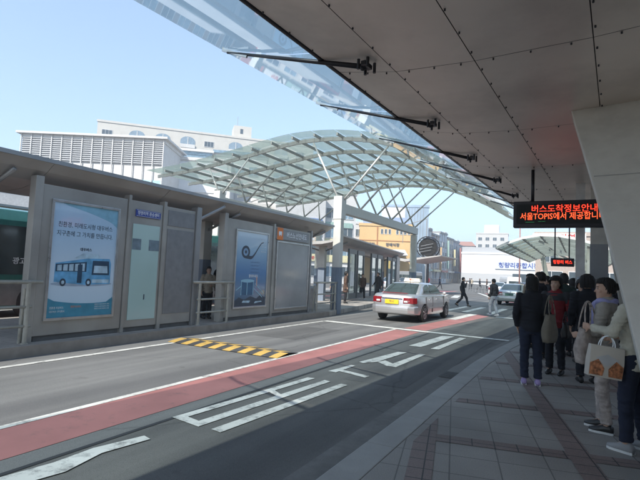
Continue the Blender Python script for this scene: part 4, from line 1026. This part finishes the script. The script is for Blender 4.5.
sedan('silver taxi with a cream roof sign and yellow plate passing under the glass roof', (-5.84,18.62,0), radians(-2.5), SILV, PLY, GC, True, 'taxi', 'taxi')
sedan('silver grey saloon with a green plate waiting by the right pavement', (-3.95,35.6,0), radians(-3), SILV2, PLG, GC)
sedan('white saloon partly hidden behind the man in grey jeans', (-7.2,50,0), radians(8), WPAINT, PLW, GC)
sedan('dark saloon crossing the plaza far beyond the second silver car', (-6.2,62,0), radians(50), DBLUE, PLW, GC)
sedan('small white car farthest off in front of the superstore', (-9,74,0), radians(30), WPAINT, PLW, GC)
sedan('silver saloon parked beyond the end of the platform', (-18.5,50,0), radians(15), SILV2, PLW, GC)
sedan('black saloon waiting beyond the distant bus shelter', (-19.5,58,0), radians(20), DBLUE, PLW, GC)
def boxy(name, label, cat, loc, rz, L2, W2, Hh, paint, lower, band, group, wheels=(-.3,.32), text_=None):
    t = thing(name, label, cat, loc, rz, group); r_ = .12
    def sec(y, ins, top): return [(x*(W2-ins),y,z) for x,z in ((-1,.35),(1,.35),(1.0,1.3),(.97,top-.35),(.9,top-.06),(.7,top),(-.7,top),(-.9,top-.06),(-.97,top-.35),(-1.0,1.3))]
    MB().loft([sec(-L2,.1,Hh-.12),sec(-L2+.12,.02,Hh),sec(-L2+.3,0,Hh),sec(L2-.4,0,Hh),sec(L2-.15,.03,Hh-.05),sec(L2,.12,Hh-.3)]).build('body', paint, t, smooth=False, fixn=True, bevel=.02)
    for s_ in (-1,1):
        n = max(2, int(L2*1.1)); 
        for k in range(n):
            y0 = -L2+.4+(2*L2-.8)*k/n; y1 = -L2+.4+(2*L2-.8)*(k+1)/n-.06
            MB().add([(s_*(W2+.004),y0,1.25),(s_*(W2+.004),y1,1.25),(s_*(W2*.972+.006),y1,Hh-.5),(s_*(W2*.972+.006),y0,Hh-.5)],[(0,1,2,3)]).build('side_window', CARGL, t)
        MB().box(*sorted((s_*(W2+.002),s_*(W2+.012))),-L2+.3,L2-.4,.4,1.0).build('side_stripe', lower, t)
    for y, s_ in ((-L2-.012,-1),(L2+.004,1)): MB().box(-W2*.78,W2*.78,y-.008,y,1.25,Hh-.55).build('end_window', CARGL, t)
    for f_ in wheels:
        for s_ in (-1,1):
            wr = .48 if L2 > 4 else .33
            w_ = MB(); w_.tube((0,0,0),(s_*.26,0,0),wr,n=28); wo = w_.build('wheel', TYRE, t, loc=(s_*(W2-.24),f_*2*L2,wr)); MB().tube((s_*.262,0,0),(s_*.275,0,0),wr*.55,n=20).build('rim', RIM, wo)
    return t
BGRN = mat('bus_green', (.03,.17,.14), .3, coat=.6); BWH = mat('bus_white', (.22,.23,.23), .35, coat=.4)
bt = boxy('city_bus', 'green city bus standing behind the near platform', 'bus', (-15.0,11.2,0), 0, 5.4, 1.24, 3.1, BGRN, BWH, BGRN, 'city buses')
text('광고문의', .2, INKW, bt, (1.262,-3.55,1.62), '+x', extrude=.002, offset=.004)
boxy('city_bus', 'red city bus on the far side behind the platform end', 'bus', (-23.5,31,0), radians(4), 5.4, 1.24, 3.1, mat('bus_red', (.42,.05,.05), .3, coat=.6), BWH, BGRN, 'city buses')
boxy('van', 'white van standing by the superstore beyond the silver saloon', 'van', (-8.0,66,0), radians(20), 2.4, .9, 2.1, WPAINT, WPAINT, WPAINT, GC)
boxy('van', 'pale delivery van at the left of the plaza beyond the platform column', 'van', (-22,66,0), radians(60), 2.4, .9, 2.3, SILV2, WPAINT, WPAINT, GC)
# ---------------------------------------------------------------- people
SKIN = mat('skin', (.46,.29,.21), .55, 0, .06, 20); HAIR = mat('hair_black', (.008,.007,.006), .5, 0, .3, 80, bump=.6, bscale=220)
def cloth(name, c, var=.12): return mat('cloth_'+name, c, .9, 0, var, 14, bump=.5, bscale=90)
CBLK = cloth('black', (.012,.013,.018)); CNAVY = cloth('navy_denim', (.014,.019,.038)); CRED = cloth('red', (.20,.02,.025)); CGREY = cloth('grey_beige', (.30,.28,.25))
CDKG = cloth('dark_grey', (.035,.036,.04)); CBEI = cloth('beige', (.36,.31,.24)); CLAV = cloth('lavender', (.30,.30,.52)); CLJ = cloth('pale_jeans', (.33,.36,.40)); CBRN = cloth('brown', (.10,.06,.045)); COLV = cloth('olive', (.22,.22,.13))
CLOL = cloth('pale_olive', (.46,.44,.36)); CPAT = cloth('patterned', (.36,.31,.28), .35); SHB = mat('shoe_black', (.02,.02,.02), .4); SHW = mat('shoe_white', (.6,.6,.62), .5); SHG = mat('shoe_grey', (.28,.28,.28), .6); SHL = mat('shoe_lavender', (.36,.28,.52), .6); SOLE = mat('shoe_sole', (.6,.6,.58), .6)
def cap(m, p, q, r0, r1, n=14):
    p, q = Vector(p), Vector(q)
    m.tube(p, q, r0, r1, n); m.ball(p, r0*1.0, n); m.ball(q, r1*1.0, n)
def rings(m, rows, n=20):
    """rows of (z, half width, half depth, y offset)"""
    m.loft([[(wd*cos(2*pi*i/n), yo+dp*sin(2*pi*i/n), z) for i in range(n)] for z, wd, dp, yo in rows])
BASE = dict(l_sh=(-.175,0,1.39), r_sh=(.175,0,1.39), l_el=(-.235,-.03,1.11), r_el=(.235,-.03,1.11), l_wr=(-.225,.06,.87), r_wr=(.225,.06,.87),
            l_kn=(-.095,.02,.49), r_kn=(.095,.02,.49), l_an=(-.10,-.02,.085), r_an=(.10,-.02,.085), head=(0,.015,1.59), turn=0.)
WALK = dict(l_kn=(-.09,.20,.52), l_an=(-.09,.30,.10), r_kn=(.09,-.06,.49), r_an=(.09,-.36,.16), l_el=(-.24,-.14,1.13), l_wr=(-.22,-.12,.88), r_el=(.24,.06,1.12), r_wr=(.2,.24,.93))
PHONE = dict(WALK, r_el=(.24,.14,1.16), r_wr=(.14,.20,1.42))
def person(label, loc, face, height=1.65, pose=None, coat=CBLK, legs=CBLK, shoes=SHB, hair='short', hem=.80, vox=.014, scarf=None, group=None, slim=1., patch=None, lean=0.):
    """face = heading in degrees, 0 looks along +Y, 90 looks along -X"""
    P = dict(BASE); P.update(pose or {}); s = height/1.70; V = lambda k: Vector(P[k])
    near = vox < .010
    b = MB(); hc = V('head'); tr = radians(P['turn'])
    # trunk, neck
    rings(b, [(.80,.13,.10,0),(.88,.155,.105,0),(.98,.135,.09,0),(1.10,.125,.085,.0),(1.25,.145,.10,.0),(1.37,.16,.09,-.005),(1.42,.12,.07,-.01),(1.45,.06,.055,-.005)])
    cap(b, (0,-.01,1.40), hc+Vector((0,-.02,-.06)), .055, .05)
    # head: skull, face, jaw, nose, ears
    hb = MB()
    rings(hb, [(-.125,.022,.030,.050),(-.112,.040,.050,.034),(-.085,.054,.070,.018),(-.05,.064,.080,.008),(-.01,.071,.090,.0),(.03,.074,.095,-.004),(.065,.070,.090,-.006),(.095,.055,.072,-.008),(.115,.030,.042,-.008)], 24)
    hb.loft([[(x,y,z) for x,y,z in ((-.006,.086,.012),(.006,.086,.012),(.004,.082,.02))],[(x,y,z) for x,y,z in ((-.017,.084,-.034),(.017,.084,-.034),(0,.112,-.028))]])
    hb.ball((0,.101,-.030), .0125, 10); hb.ball((0,.070,-.078), .026, 10, sc=(1.1,.8,.8)); hb.ball((0,.083,-.055), .014, 10, sc=(1.6,.7,.45)); hb.ball((0,.081,-.065), .014, 10, sc=(1.4,.7,.45))
    for q in (-1,1):
        hb.ball((q*.040,.062,-.025), .024, 10, sc=(1,.8,.9)); hb.ball((q*.074,-.004,-.012), .026, 10, sc=(.35,.7,1.15)); hb.ball((q*.03,.078,.028), .016, 8, sc=(1.5,.6,.5))
    rot = Matrix.Rotation(tr, 4, 'Z')
    head_v = lambda v: rot @ Vector(v) + hc
    b.add([head_v(v) for v in hb.v], hb.f)
    for sd in ('l','r'):
        q = -1 if sd == 'l' else 1
        hip = Vector((q*.085,0,.90)); kn, an = V(sd+'_kn'), V(sd+'_an'); sh, el, wr = V(sd+'_sh'), V(sd+'_el'), V(sd+'_wr')
        cap(b, hip, kn, .085, .055); cap(b, kn, an, .055, .036); cap(b, an, an+Vector((0,.10,-.045)), .034, .026)
        cap(b, sh, el, .050, .040); cap(b, el, wr, .040, .025)
        d = (wr-el).normalized(); hand = wr+d*.05
        side = d.cross(Vector((1,0,0))).normalized() if abs(d.x) < .8 else Vector((0,1,0))
        inn = d.cross(side).normalized()*(-q)
        pal = MB(); pal.ball((0,0,0), .042, 12, sc=(.36,1,1.05))
        M_ = Matrix((Vector(inn), Vector(side), d)).transposed()
        b.add([hand+M_@Vector(v) for v in pal.v], pal.f)
        if near:
            for k in range(4):
                base = hand+side*(-.028+.0187*k)+d*.034; ln = (.030,.034,.032,.025)[k]; c1 = base+(d*.92-inn*.30).normalized()*ln; c2 = c1+(d*.55-inn*.8).normalized()*ln*.75
                cap(b, base, c1, .0088, .008, 8); cap(b, c1, c2, .008, .007, 8)
            th_ = hand+side*.030-d*.014; t2 = th_+(side*.75+d*.65-inn*.2).normalized()*.034; cap(b, th_, t2, .0105, .009, 8); cap(b, t2, t2+(d*.9+side*.15-inn*.4).normalized()*.024, .009, .0075, 8)
        else:
            for k in range(4):
                base = hand+side*(-.027+.018*k)+d*.03; cap(b, base, base+(d*.85-inn*.4)*(.055,.06,.057,.045)[k], .010, .008, 6)
            cap(b, hand+side*.03, hand+side*.05+d*.03, .012, .009, 6)
    me = remeshed(b, .0068 if near else max(vox,.011), 2 if near else 2); o = link_mesh(me, 'person', SKIN)
    o.location = loc; o.rotation_euler = (0,0,radians(face)); o.scale = (s*slim,s*slim,s); tag(o, label, 'person', group)
    # upper garment
    u = MB(); e_ = .026
    hz = [(hem,.175,.135,0)] if hem < .85 else []
    low = [(hem,.165+max(0,.85-hem)*.10,.125+max(0,.85-hem)*.1,0)]
    if hem < .62: low += [(.70,.18,.14,0)]
    if hem < .86: low += [(.90,.178,.132,0)]
    rings(u, low+[(1.0,.165,.12,0),(1.12,.158,.115,.0),(1.26,.178,.128,.0),(1.36,.188,.118,-.005),(1.42,.150,.10,-.01),(1.47,.078,.078,-.005),(1.50,.070,.070,0)])
    for sd in ('l','r'):
        sh, el, wr = V(sd+'_sh'), V(sd+'_el'), V(sd+'_wr')
        cap(u, sh, el, .070, .060); m_ = el.lerp(wr, .90); u.tube(el, m_, .058, .045, 14); u.ball(el, .058, 14)
    cm = remeshed(u, max(vox*.8,.010), 4, .012, 7., seed=loc[0]*3+loc[1])
    link_mesh(cm, 'coat', coat, o)
    if patch:
        k = MB(); cap(k, V('l_sh')+Vector((0,0,.0)), V('l_el'), .074, .064); cap(k, V('r_sh'), V('r_el'), .074, .064); rings(k, [(1.30,.188,.133,0),(1.38,.19,.121,-.005),(1.43,.15,.104,-.01)])
        link_mesh(remeshed(k, .013, 4, .006), 'coat_yoke', patch, o)
    l = MB(); rings(l, [(.80,.135,.11,0),(.90,.165,.115,0),(1.0,.150,.105,0)])
    for sd in ('l','r'):
        q = -1 if sd == 'l' else 1; kn, an = V(sd+'_kn'), V(sd+'_an'); hip = Vector((q*.085,0,.88)); cap(l, hip, kn, .098, .074); m_ = kn.lerp(an, .95); l.tube(kn, m_, .072, .062, 14); l.ball(kn, .073, 14)
    link_mesh(remeshed(l, max(vox*.8,.010), 3, .010, 8., seed=loc[1]), 'trousers', legs, o)
    for sd in ('l','r'):
        an = V(sd+'_an'); k = MB(); pitch = .0 if an.z < .12 else -.5
        pts = [(-.065,.036,.055),(-.03,.042,.085),(.03,.042,.075),(.09,.044,.050),(.14,.040,.038),(.175,.022,.028)]
        rr_ = []
        for y, wd, hh in pts: rr_.append([(wd*cos(2*pi*i/12), y, -.085+max(0,(hh+.01)*(1+sin(2*pi*i/12))*.62)) for i in range(12)])
        k.loft(rr_); R_ = Matrix.Rotation(pitch, 3, 'X'); k.v = [tuple(an+R_@Vector(v)) for v in k.v]
        so_ = k.build('shoe', shoes, o, smooth=True, fixn=True)
        if near:
            k2 = MB(); k2.loft([[(x*1.04,y,z) for x,y,z in ((-wd,yy,-.085),(wd,yy,-.085),(wd,yy,-.062),(-wd,yy,-.062))] for yy, wd, _ in pts]); k2.v = [tuple(an+Vector(v)) for v in k2.v]; k2.build('sole', SOLE, so_, fixn=True)
    # hair
    h = MB(); n = 24; rows = []
    long_ = {'short':-.04,'bob':-.085,'long':-.20,'bun':-.035,'perm':-.07}[hair]; fat = {'perm':.026,'bob':.012}.get(hair, .006)
    hv = []
    K_ = 12
    for j in range(K_+1):
        t_2 = j/K_; z = .128+fat-(.128+fat-long_)*t_2
        for i in range(n):
            a = 2*pi*i/n; zz = max(-.03, z) ; rr_ = sqrt(max(0, 1-((zz-.02)/(.115+fat))**2))
            x = (.081+fat)*rr_*cos(a); y = -.008+(.101+fat)*rr_*sin(a)
            fr = max(0, sin(a)); 
            zf = z
            if fr > 0.0:                       # hairline: the front stops above the brow, sides run down to the ears
                lim = .062*min(1, max(0,(sin(a)-.05)/.35))+long_*(1-min(1, max(0,(sin(a)-.05)/.35)))
                zf = max(z, lim)
            if z < -.03 and hair in ('bob','long','perm'): x *= 1.0+.1*(-.03-z)*3; 
            if z < -.03 and hair in ('short','bun'): x *= .92; y = y*.92
            hv.append((x, y, zf))
    fs = [(j*n+i, j*n+(i+1)%n, (j+1)*n+(i+1)%n, (j+1)*n+i) for j in range(K_) for i in range(n)]
    rng = random.Random(int(loc[0]*100+loc[1]*10))
    hv = [(x*(1+rng.uniform(-.03,.03)), y*(1+rng.uniform(-.03,.03)), z+rng.uniform(-.003,.003)) for x, y, z in hv]
    h.add([head_v(v) for v in hv], fs); h.f.append(tuple(range(n))); h.m.append(0)
    if hair == 'bun': h.ball(head_v((0,-.115,.03)), .045, 12)
    if vox < .013:      # locks lying over the cap, thick at the crown and thinning to the tips
        for q in range(230):
            a = rng.uniform(0, 2*pi); fr = max(0, sin(a)); kk = min(1, max(0,(sin(a)+.02)/.30)); end = .064*kk+(long_+rng.uniform(-.025,.015))*(1-kk)
            z0 = rng.uniform(.07,.125); prev = None; k3 = 5; off_ = fat+rng.uniform(-.003,.004); sw = rng.uniform(-.2,.2)*(1 if fr < .1 else .3)
            for c in range(k3+1):
                f_ = c/k3; z = z0+(end-z0)*f_; zz = max(-.03, z); rr_ = sqrt(max(0.02, 1-((zz-.02)/(.116+fat))**2)); aa_ = a+sw*f_*f_
                flare = 1+(.10 if hair in ('bob','perm') else -.06)*max(0,-.03-z)*6
                pnt = head_v(((.081+off_)*rr_*cos(aa_)*flare, -.008+(.101+off_)*rr_*sin(aa_)*flare, z))
                if prev is not None: h.tube(prev, pnt, .0085*(1-.12*c)+.001, .0085*(1-.12*(c+1))+.001, 5, caps=False)
                prev = pnt
    ho = h.build('hair', HAIR, o, smooth=True)
    if vox < .013:
        for q in (-1,1):
            ey = MB(); ey.ball(head_v((q*.031,.081,.003)), .0125, 10, sc=(1.15,.5,.55)); ey.build('eye', mat('eye_white', (.5,.48,.45), .3), o, smooth=True)
            pu = MB(); pu.ball(head_v((q*.031,.0865,.003)), .0065, 8, sc=(1,.4,1)); pu.build('iris', mat('iris_dark', (.02,.012,.01), .2), o, smooth=True)
            br = MB(); br.bar(head_v((q*.016,.090,.024)), head_v((q*.047,.078,.024)), .006, .006); br.build('eyebrow', HAIR, o)
        mo = MB(); mo.ball(head_v((0,.0905,-.060)), .017, 12, sc=(1.25,.25,.32)); mo.build('lips', mat('lips', (.36,.13,.12), .4), o, smooth=True)
    if scarf:
        k = MB(); n = 14
        for i in range(n):
            a, b_ = 2*pi*i/n, 2*pi*(i+1)/n; k.tube((.088*cos(a),.088*sin(a),1.445+.012*sin(3*a)),(.088*cos(b_),.088*sin(b_),1.445+.012*sin(3*b_)),.036,.036,10); k.ball((.088*cos(a),.088*sin(a),1.445+.012*sin(3*a)),.036,10)
        cap(k, (.05,.11,1.42), (.065,.15,1.18), .04, .035)
        link_mesh(remeshed(k, .011, 3, .006), 'scarf', scarf, o)
    return o
PZ = .15; GQ = 'people waiting on the right pavement'; GP = 'people on the platforms'; GF = 'distant pedestrians on the plaza'
# queue on the right pavement
person('woman seen from behind in a black jacket, dark jeans and lavender sneakers at the kerb', (-.64,7.85,PZ), 8, 1.60, coat=CBLK, legs=CNAVY, shoes=SHL, hair='bob', hem=.84, vox=.009, pose=dict(turn=25, r_wr=(.20,.10,.92), l_wr=(-.2,.1,.88)), group=GQ)
person('woman in a red jacket with dark yoke facing the camera behind the black jacket', (-.36,9.0,PZ), 168, 1.62, coat=CRED, patch=CDKG, legs=CBLK, hair='perm', hem=.82, vox=.011, pose=dict(turn=-12), group=GQ)
person('woman in a pale grey coat and lavender scarf looking left beside the leaning column', (.25,5.95,PZ), 80, 1.60, coat=CGREY, legs=CPAT, shoes=SHB, hair='bun', hem=.74, vox=.0085, scarf=CLAV, pose=dict(turn=22, r_el=(.22,.02,1.12), r_wr=(.10,.22,1.04), l_el=(-.23,.05,1.12), l_wr=(-.10,.25,1.06), l_kn=(-.10,.03,.49), r_an=(.11,.06,.085), r_kn=(.105,.06,.49)), group=GQ)
person('woman in a pale olive coat, navy trousers and grey shoes mostly behind the leaning column', (.46,5.42,PZ), 62, 1.62, coat=CLOL, legs=CNAVY, shoes=SHG, hair='short', hem=.80, vox=.009, pose=dict(turn=10, r_el=(.22,.02,1.12), r_wr=(.10,.22,1.08), l_el=(-.24,.10,1.15), l_wr=(-.14,.36,1.17), l_kn=(-.12,.03,.49), l_an=(-.13,.02,.085), r_kn=(.11,.02,.49), r_an=(.13,-.04,.085)), group=GQ)
person('person in a long black coat with back turned near the tiled column', (.10,8.6,PZ), 15, 1.66, coat=CBLK, legs=CBLK, shoes=SHB, hair='perm', hem=.42, vox=.012, group=GQ)
person('dark haired man in a black coat looking left over the red jacket', (-.70,10.6,PZ), 75, 1.72, coat=CBLK, legs=CBLK, hem=.72, vox=.012, group=GQ)
person('person with a pale collar and flushed face at the kerb, farthest left of the queue', (-1.02,12.2,PZ), 120, 1.70, coat=CDKG, legs=CDKG, scarf=CBEI, hem=.8, vox=.0125, group=GQ)
person('tall person in a long dark green coat standing behind the red jacket', (-.30,11.4,PZ), 20, 1.72, coat=cloth('dark_green',(.03,.05,.045)), legs=CBLK, hair='bob', hem=.45, vox=.014, group=GQ)
person('short person in a red plaid top walking in the middle of the pavement', (-.48,15.2,PZ), 170, 1.52, coat=cloth('red_plaid',(.22,.06,.07),.6), legs=CBLK, hair='bob', hem=.8, vox=.015, pose=WALK, group=GQ)
person('person in a dark hooded coat in front of the blue tiled column', (.02,10.6,PZ), 200, 1.60, coat=CBLK, legs=CBLK, hair='perm', hem=.5, vox=.014, group=GQ)
person('person in a charcoal coat beside the blue tiled column', (.32,10.1,PZ), 30, 1.62, coat=CDKG, legs=CBLK, hair='bob', hem=.5, vox=.014, group=GQ)
person('man in a dark coat waiting near the ticket booth', (-.2,19,PZ), 190, 1.7, coat=CDKG, legs=CBLK, hem=.7, vox=.016, group=GQ)
for x, y, f_, h_, cc, hr, hm, d in ((.62,11.6,-150,1.60,CBLK,'bob',.5,'short haired person in black just right of the blue tiled column foot'),(-.75,13.6,110,1.68,CDKG,'short',.75,'man in charcoal standing near the kerb behind the pale collar'),
        (-.15,13.2,40,1.62,CBLK,'perm',.55,'curly haired person in black beyond the dark green coat'),(.25,12.5,10,1.66,CNAVY,'short',.6,'man in navy standing before the white square column'),(-.70,15.6,90,1.66,CBLK,'short',.7,'man in black waiting at the kerb beyond the charcoal man'),
        (-.05,16.3,200,1.60,CBRN,'bob',.6,'woman in brown below the small red display'),(-.7,17.8,70,1.68,CBLK,'bob',.6,'woman in black at the kerb farther along the walkway'),(-.55,20.5,10,1.7,CDKG,'short',.7,'distant man in charcoal walking away along the walkway'),(.5,15.4,0,1.62,CBLK,'perm',.5,'person in black passing beyond the blue tiled column')):
    person(d, (x,y,PZ), f_, h_, coat=cc, legs=CBLK, hair=hr, hem=hm, vox=.015, group=GQ)
# crossing the road
person('man in dark clothes striding across the road with a phone at his ear', (-6.1,28.8,0), -80, 1.72, coat=CBLK, legs=CBLK, shoes=SHB, hem=.86, vox=.016, pose=PHONE, group='people crossing the road')
person('man in a dark jacket, pale jeans and white shoes crossing by the crosswalk', (-3.5,23.1,0), 60, 1.70, coat=CDKG, legs=CLJ, shoes=SHW, hem=.92, vox=.014, pose=dict(l_kn=(-.09,.12,.5), l_an=(-.09,.10,.085), r_kn=(.09,.0,.49), r_an=(.09,-.16,.09)), group='people crossing the road')
# platform people
person('person in a beige jacket and black trousers behind the railing in the shelter gap', (-9.55,10.55,.19), -120, 1.50, coat=CBEI, legs=CBLK, hair='short', hem=.84, vox=.012, pose=dict(l_wr=(-.08,.2,1.1), l_el=(-.22,.08,1.1)), group=GP)
person('person in a long dark coat standing deeper in the shelter gap', (-9.75,11.35,.19), 20, 1.68, coat=CBLK, legs=CBLK, hem=.6, vox=.014, group=GP)
person('woman in a brown jacket walking on the platform left of the taxi', (-11.05,25.2,.19), 215, 1.48, coat=CBRN, legs=CBLK, shoes=SHW, hair='bob', hem=.8, vox=.016, pose=WALK, group=GP)
person('man in a black coat striding just behind the taxi boot', (-10.15,25.4,.19), 140, 1.6, coat=CBLK, legs=CBLK, shoes=SHW, hem=.7, vox=.016, pose=WALK, group=GP)
person('left one of two dark figures beside the glass shelter panel', (-10.75,20.9,.19), 100, 1.58, coat=CBLK, legs=CBLK, hem=.6, vox=.018, group=GP)
person('right one of two dark figures beside the glass shelter panel', (-10.2,21.2,.19), -60, 1.56, coat=CBRN, legs=CBLK, hair='bob', hem=.6, vox=.018, group=GP)
person('person with a pale coat behind the railing past the notice board', (-11.2,17.8,.19), 60, 1.56, coat=CBEI, legs=CBLK, hair='bob', hem=.6, vox=.018, group=GP)
for i, (x, y, f_, c, d) in enumerate([(-14.6,73.6,90,CDKG,'leftmost distant pedestrian in grey by the guard rail'),(-13.2,73.8,-90,CBLK,'distant pedestrian in black next to the guard rail'),(-12.2,74.0,90,CBRN,'distant pedestrian in brown by the guard rail'),
        (-17.2,66,-90,CNAVY,'distant pedestrian in navy below the street row'),(-20,70,0,CRED,'distant pedestrian in red below the street row'),(-15.6,80,0,CBEI,'distant pedestrian in beige near the superstore')]):
    person(d, (x,y,0), f_, 1.68, coat=c, legs=CBLK, hem=.7, vox=.028, pose=WALK if i % 2 else None, group=GF)
# bags
def bag(name, label, loc, rz, w_, d_, h_, m, strap_h, strap_m, round_=.25, sag=.2, band=None):
    t = thing(name, label, 'bag', loc, rz); k = MB(); n = 20; rows = []
    for j in range(9):
        f_ = j/8; z = h_*f_; ww = w_/2*(1-.28*round_*(2*abs(f_-.35))**2); dd = d_/2*(1-sag*f_)*(.75+.25*sin(pi*min(1,f_+.15)))
        rows.append([(ww*(abs(cos(a))**.6)*(1 if cos(a)>=0 else -1), dd*(abs(sin(a))**.6)*(1 if sin(a)>=0 else -1)+.006*sin(9*f_+3*cos(a)), z+.008*sin(5*a)) for a in [2*pi*i/n for i in range(n)]])
    k.loft(rows); k.build('body', m, t, smooth=True, fixn=True)
    for yy in (-d_*.25, d_*.25):
        s_ = MB(); pts = [(-w_*.28,yy,h_-.02)]+[(-w_*.28*cos(pi*i/10), yy*(1-sin(pi*i/10)*.9), h_-.02+strap_h*sin(pi*i/10)) for i in range(1,10)]+[(w_*.28,yy,h_-.02)]
        s_.path(pts, .008, 8); s_.build('handle', strap_m, t, smooth=True)
    return t
bag('shoulder_bag', 'khaki shoulder bag hanging at the right side of the black jacket', (-.385,7.74,.82), radians(70), .36, .15, .40, cloth('khaki',(.17,.15,.115)), .30, cloth('khaki',(.17,.15,.115)), 1.0)
bag('handbag', 'black handbag behind the khaki shoulder bag', (-.20,8.75,.80), radians(80), .30, .12, .24, mat('leather_black', (.02,.02,.02), .35), .2, mat('leather_black', (.02,.02,.02)))
pb = thing('paper_bag', 'cream and orange printed paper shopping bag held out by the woman behind the leaning column', 'bag', (.19,5.22,.80), radians(20))
pb.scale = (.86,.86,.88); pb.rotation_euler.y = radians(7); pb.location.z = .83
PAP = mat('bag_paper', (.50,.46,.40), .5, 0, .06, 4, dirt=(.42,.36,.30)); PRT = mat('bag_print', (.36,.14,.06), .5, 0, .75, 30)
k = MB(); k.loft([[(-.17,-.055,0),(.17,-.055,0),(.17,.055,0),(-.17,.055,0)],[(-.175,-.058,.16),(.175,-.058,.16),(.175,.058,.16),(-.175,.058,.16)],[(-.172,-.035,.33),(.172,-.035,.33),(.172,.035,.33),(-.172,.035,.33)]]); k.build('body', PAP, pb, fixn=True, bevel=.004)
for sx in (-1,1):
    k = MB(); ps = [(sx*.165,-.0625,.02),(sx*.03,-.0625,.02),(sx*.02,-.0635,.10),(sx*.09,-.0635,.19),(sx*.168,-.0635,.14)]; k.add(ps, [tuple(range(5))]); k.build('print', PRT, pb)
k = MB(); k.add([(-.12,-.0585,.2),(0,-.0635,.12),(.12,-.0585,.2),(.0,-.052,.25)], [(0,1,2,3)]); k.build('flap_print', mat('bag_flap', (.45,.45,.45), .5), pb)
for yy in (-.03,.03):
    k = MB(); pts = [(-.075*cos(pi*i/10), yy*(1-.8*sin(pi*i/10)), .33+.11*sin(pi*i/10)) for i in range(11)]; k.path(pts, .006, 8); k.build('handle', INKW, pb)
bag('tote_bag', 'patterned beige tote bag hanging behind the paper shopping bag', (.075,5.80,.87), radians(60), .38, .16, .36, CPAT, .30, CPAT, .8)

for o_ in list(TMP.collection.objects): bpy.data.objects.remove(o_)
bpy.data.scenes.remove(TMP)

hz = MB().box(-900.5,900.5,-300.5,1500.5,-1,45).build('haze', [])
hz['kind'] = 'stuff'
hm = bpy.data.materials.new('haze_air'); hm.use_nodes = True; hn = hm.node_tree; hn.nodes.clear()
ho = hn.nodes.new('ShaderNodeOutputMaterial'); hv = hn.nodes.new('ShaderNodeVolumePrincipled')
hv.inputs['Color'].default_value = (.86,.92,1,1); hv.inputs['Density'].default_value = .0016; hv.inputs['Anisotropy'].default_value = .2
hn.links.new(hv.outputs[0], ho.inputs['Volume']); hz.data.materials.append(hm)
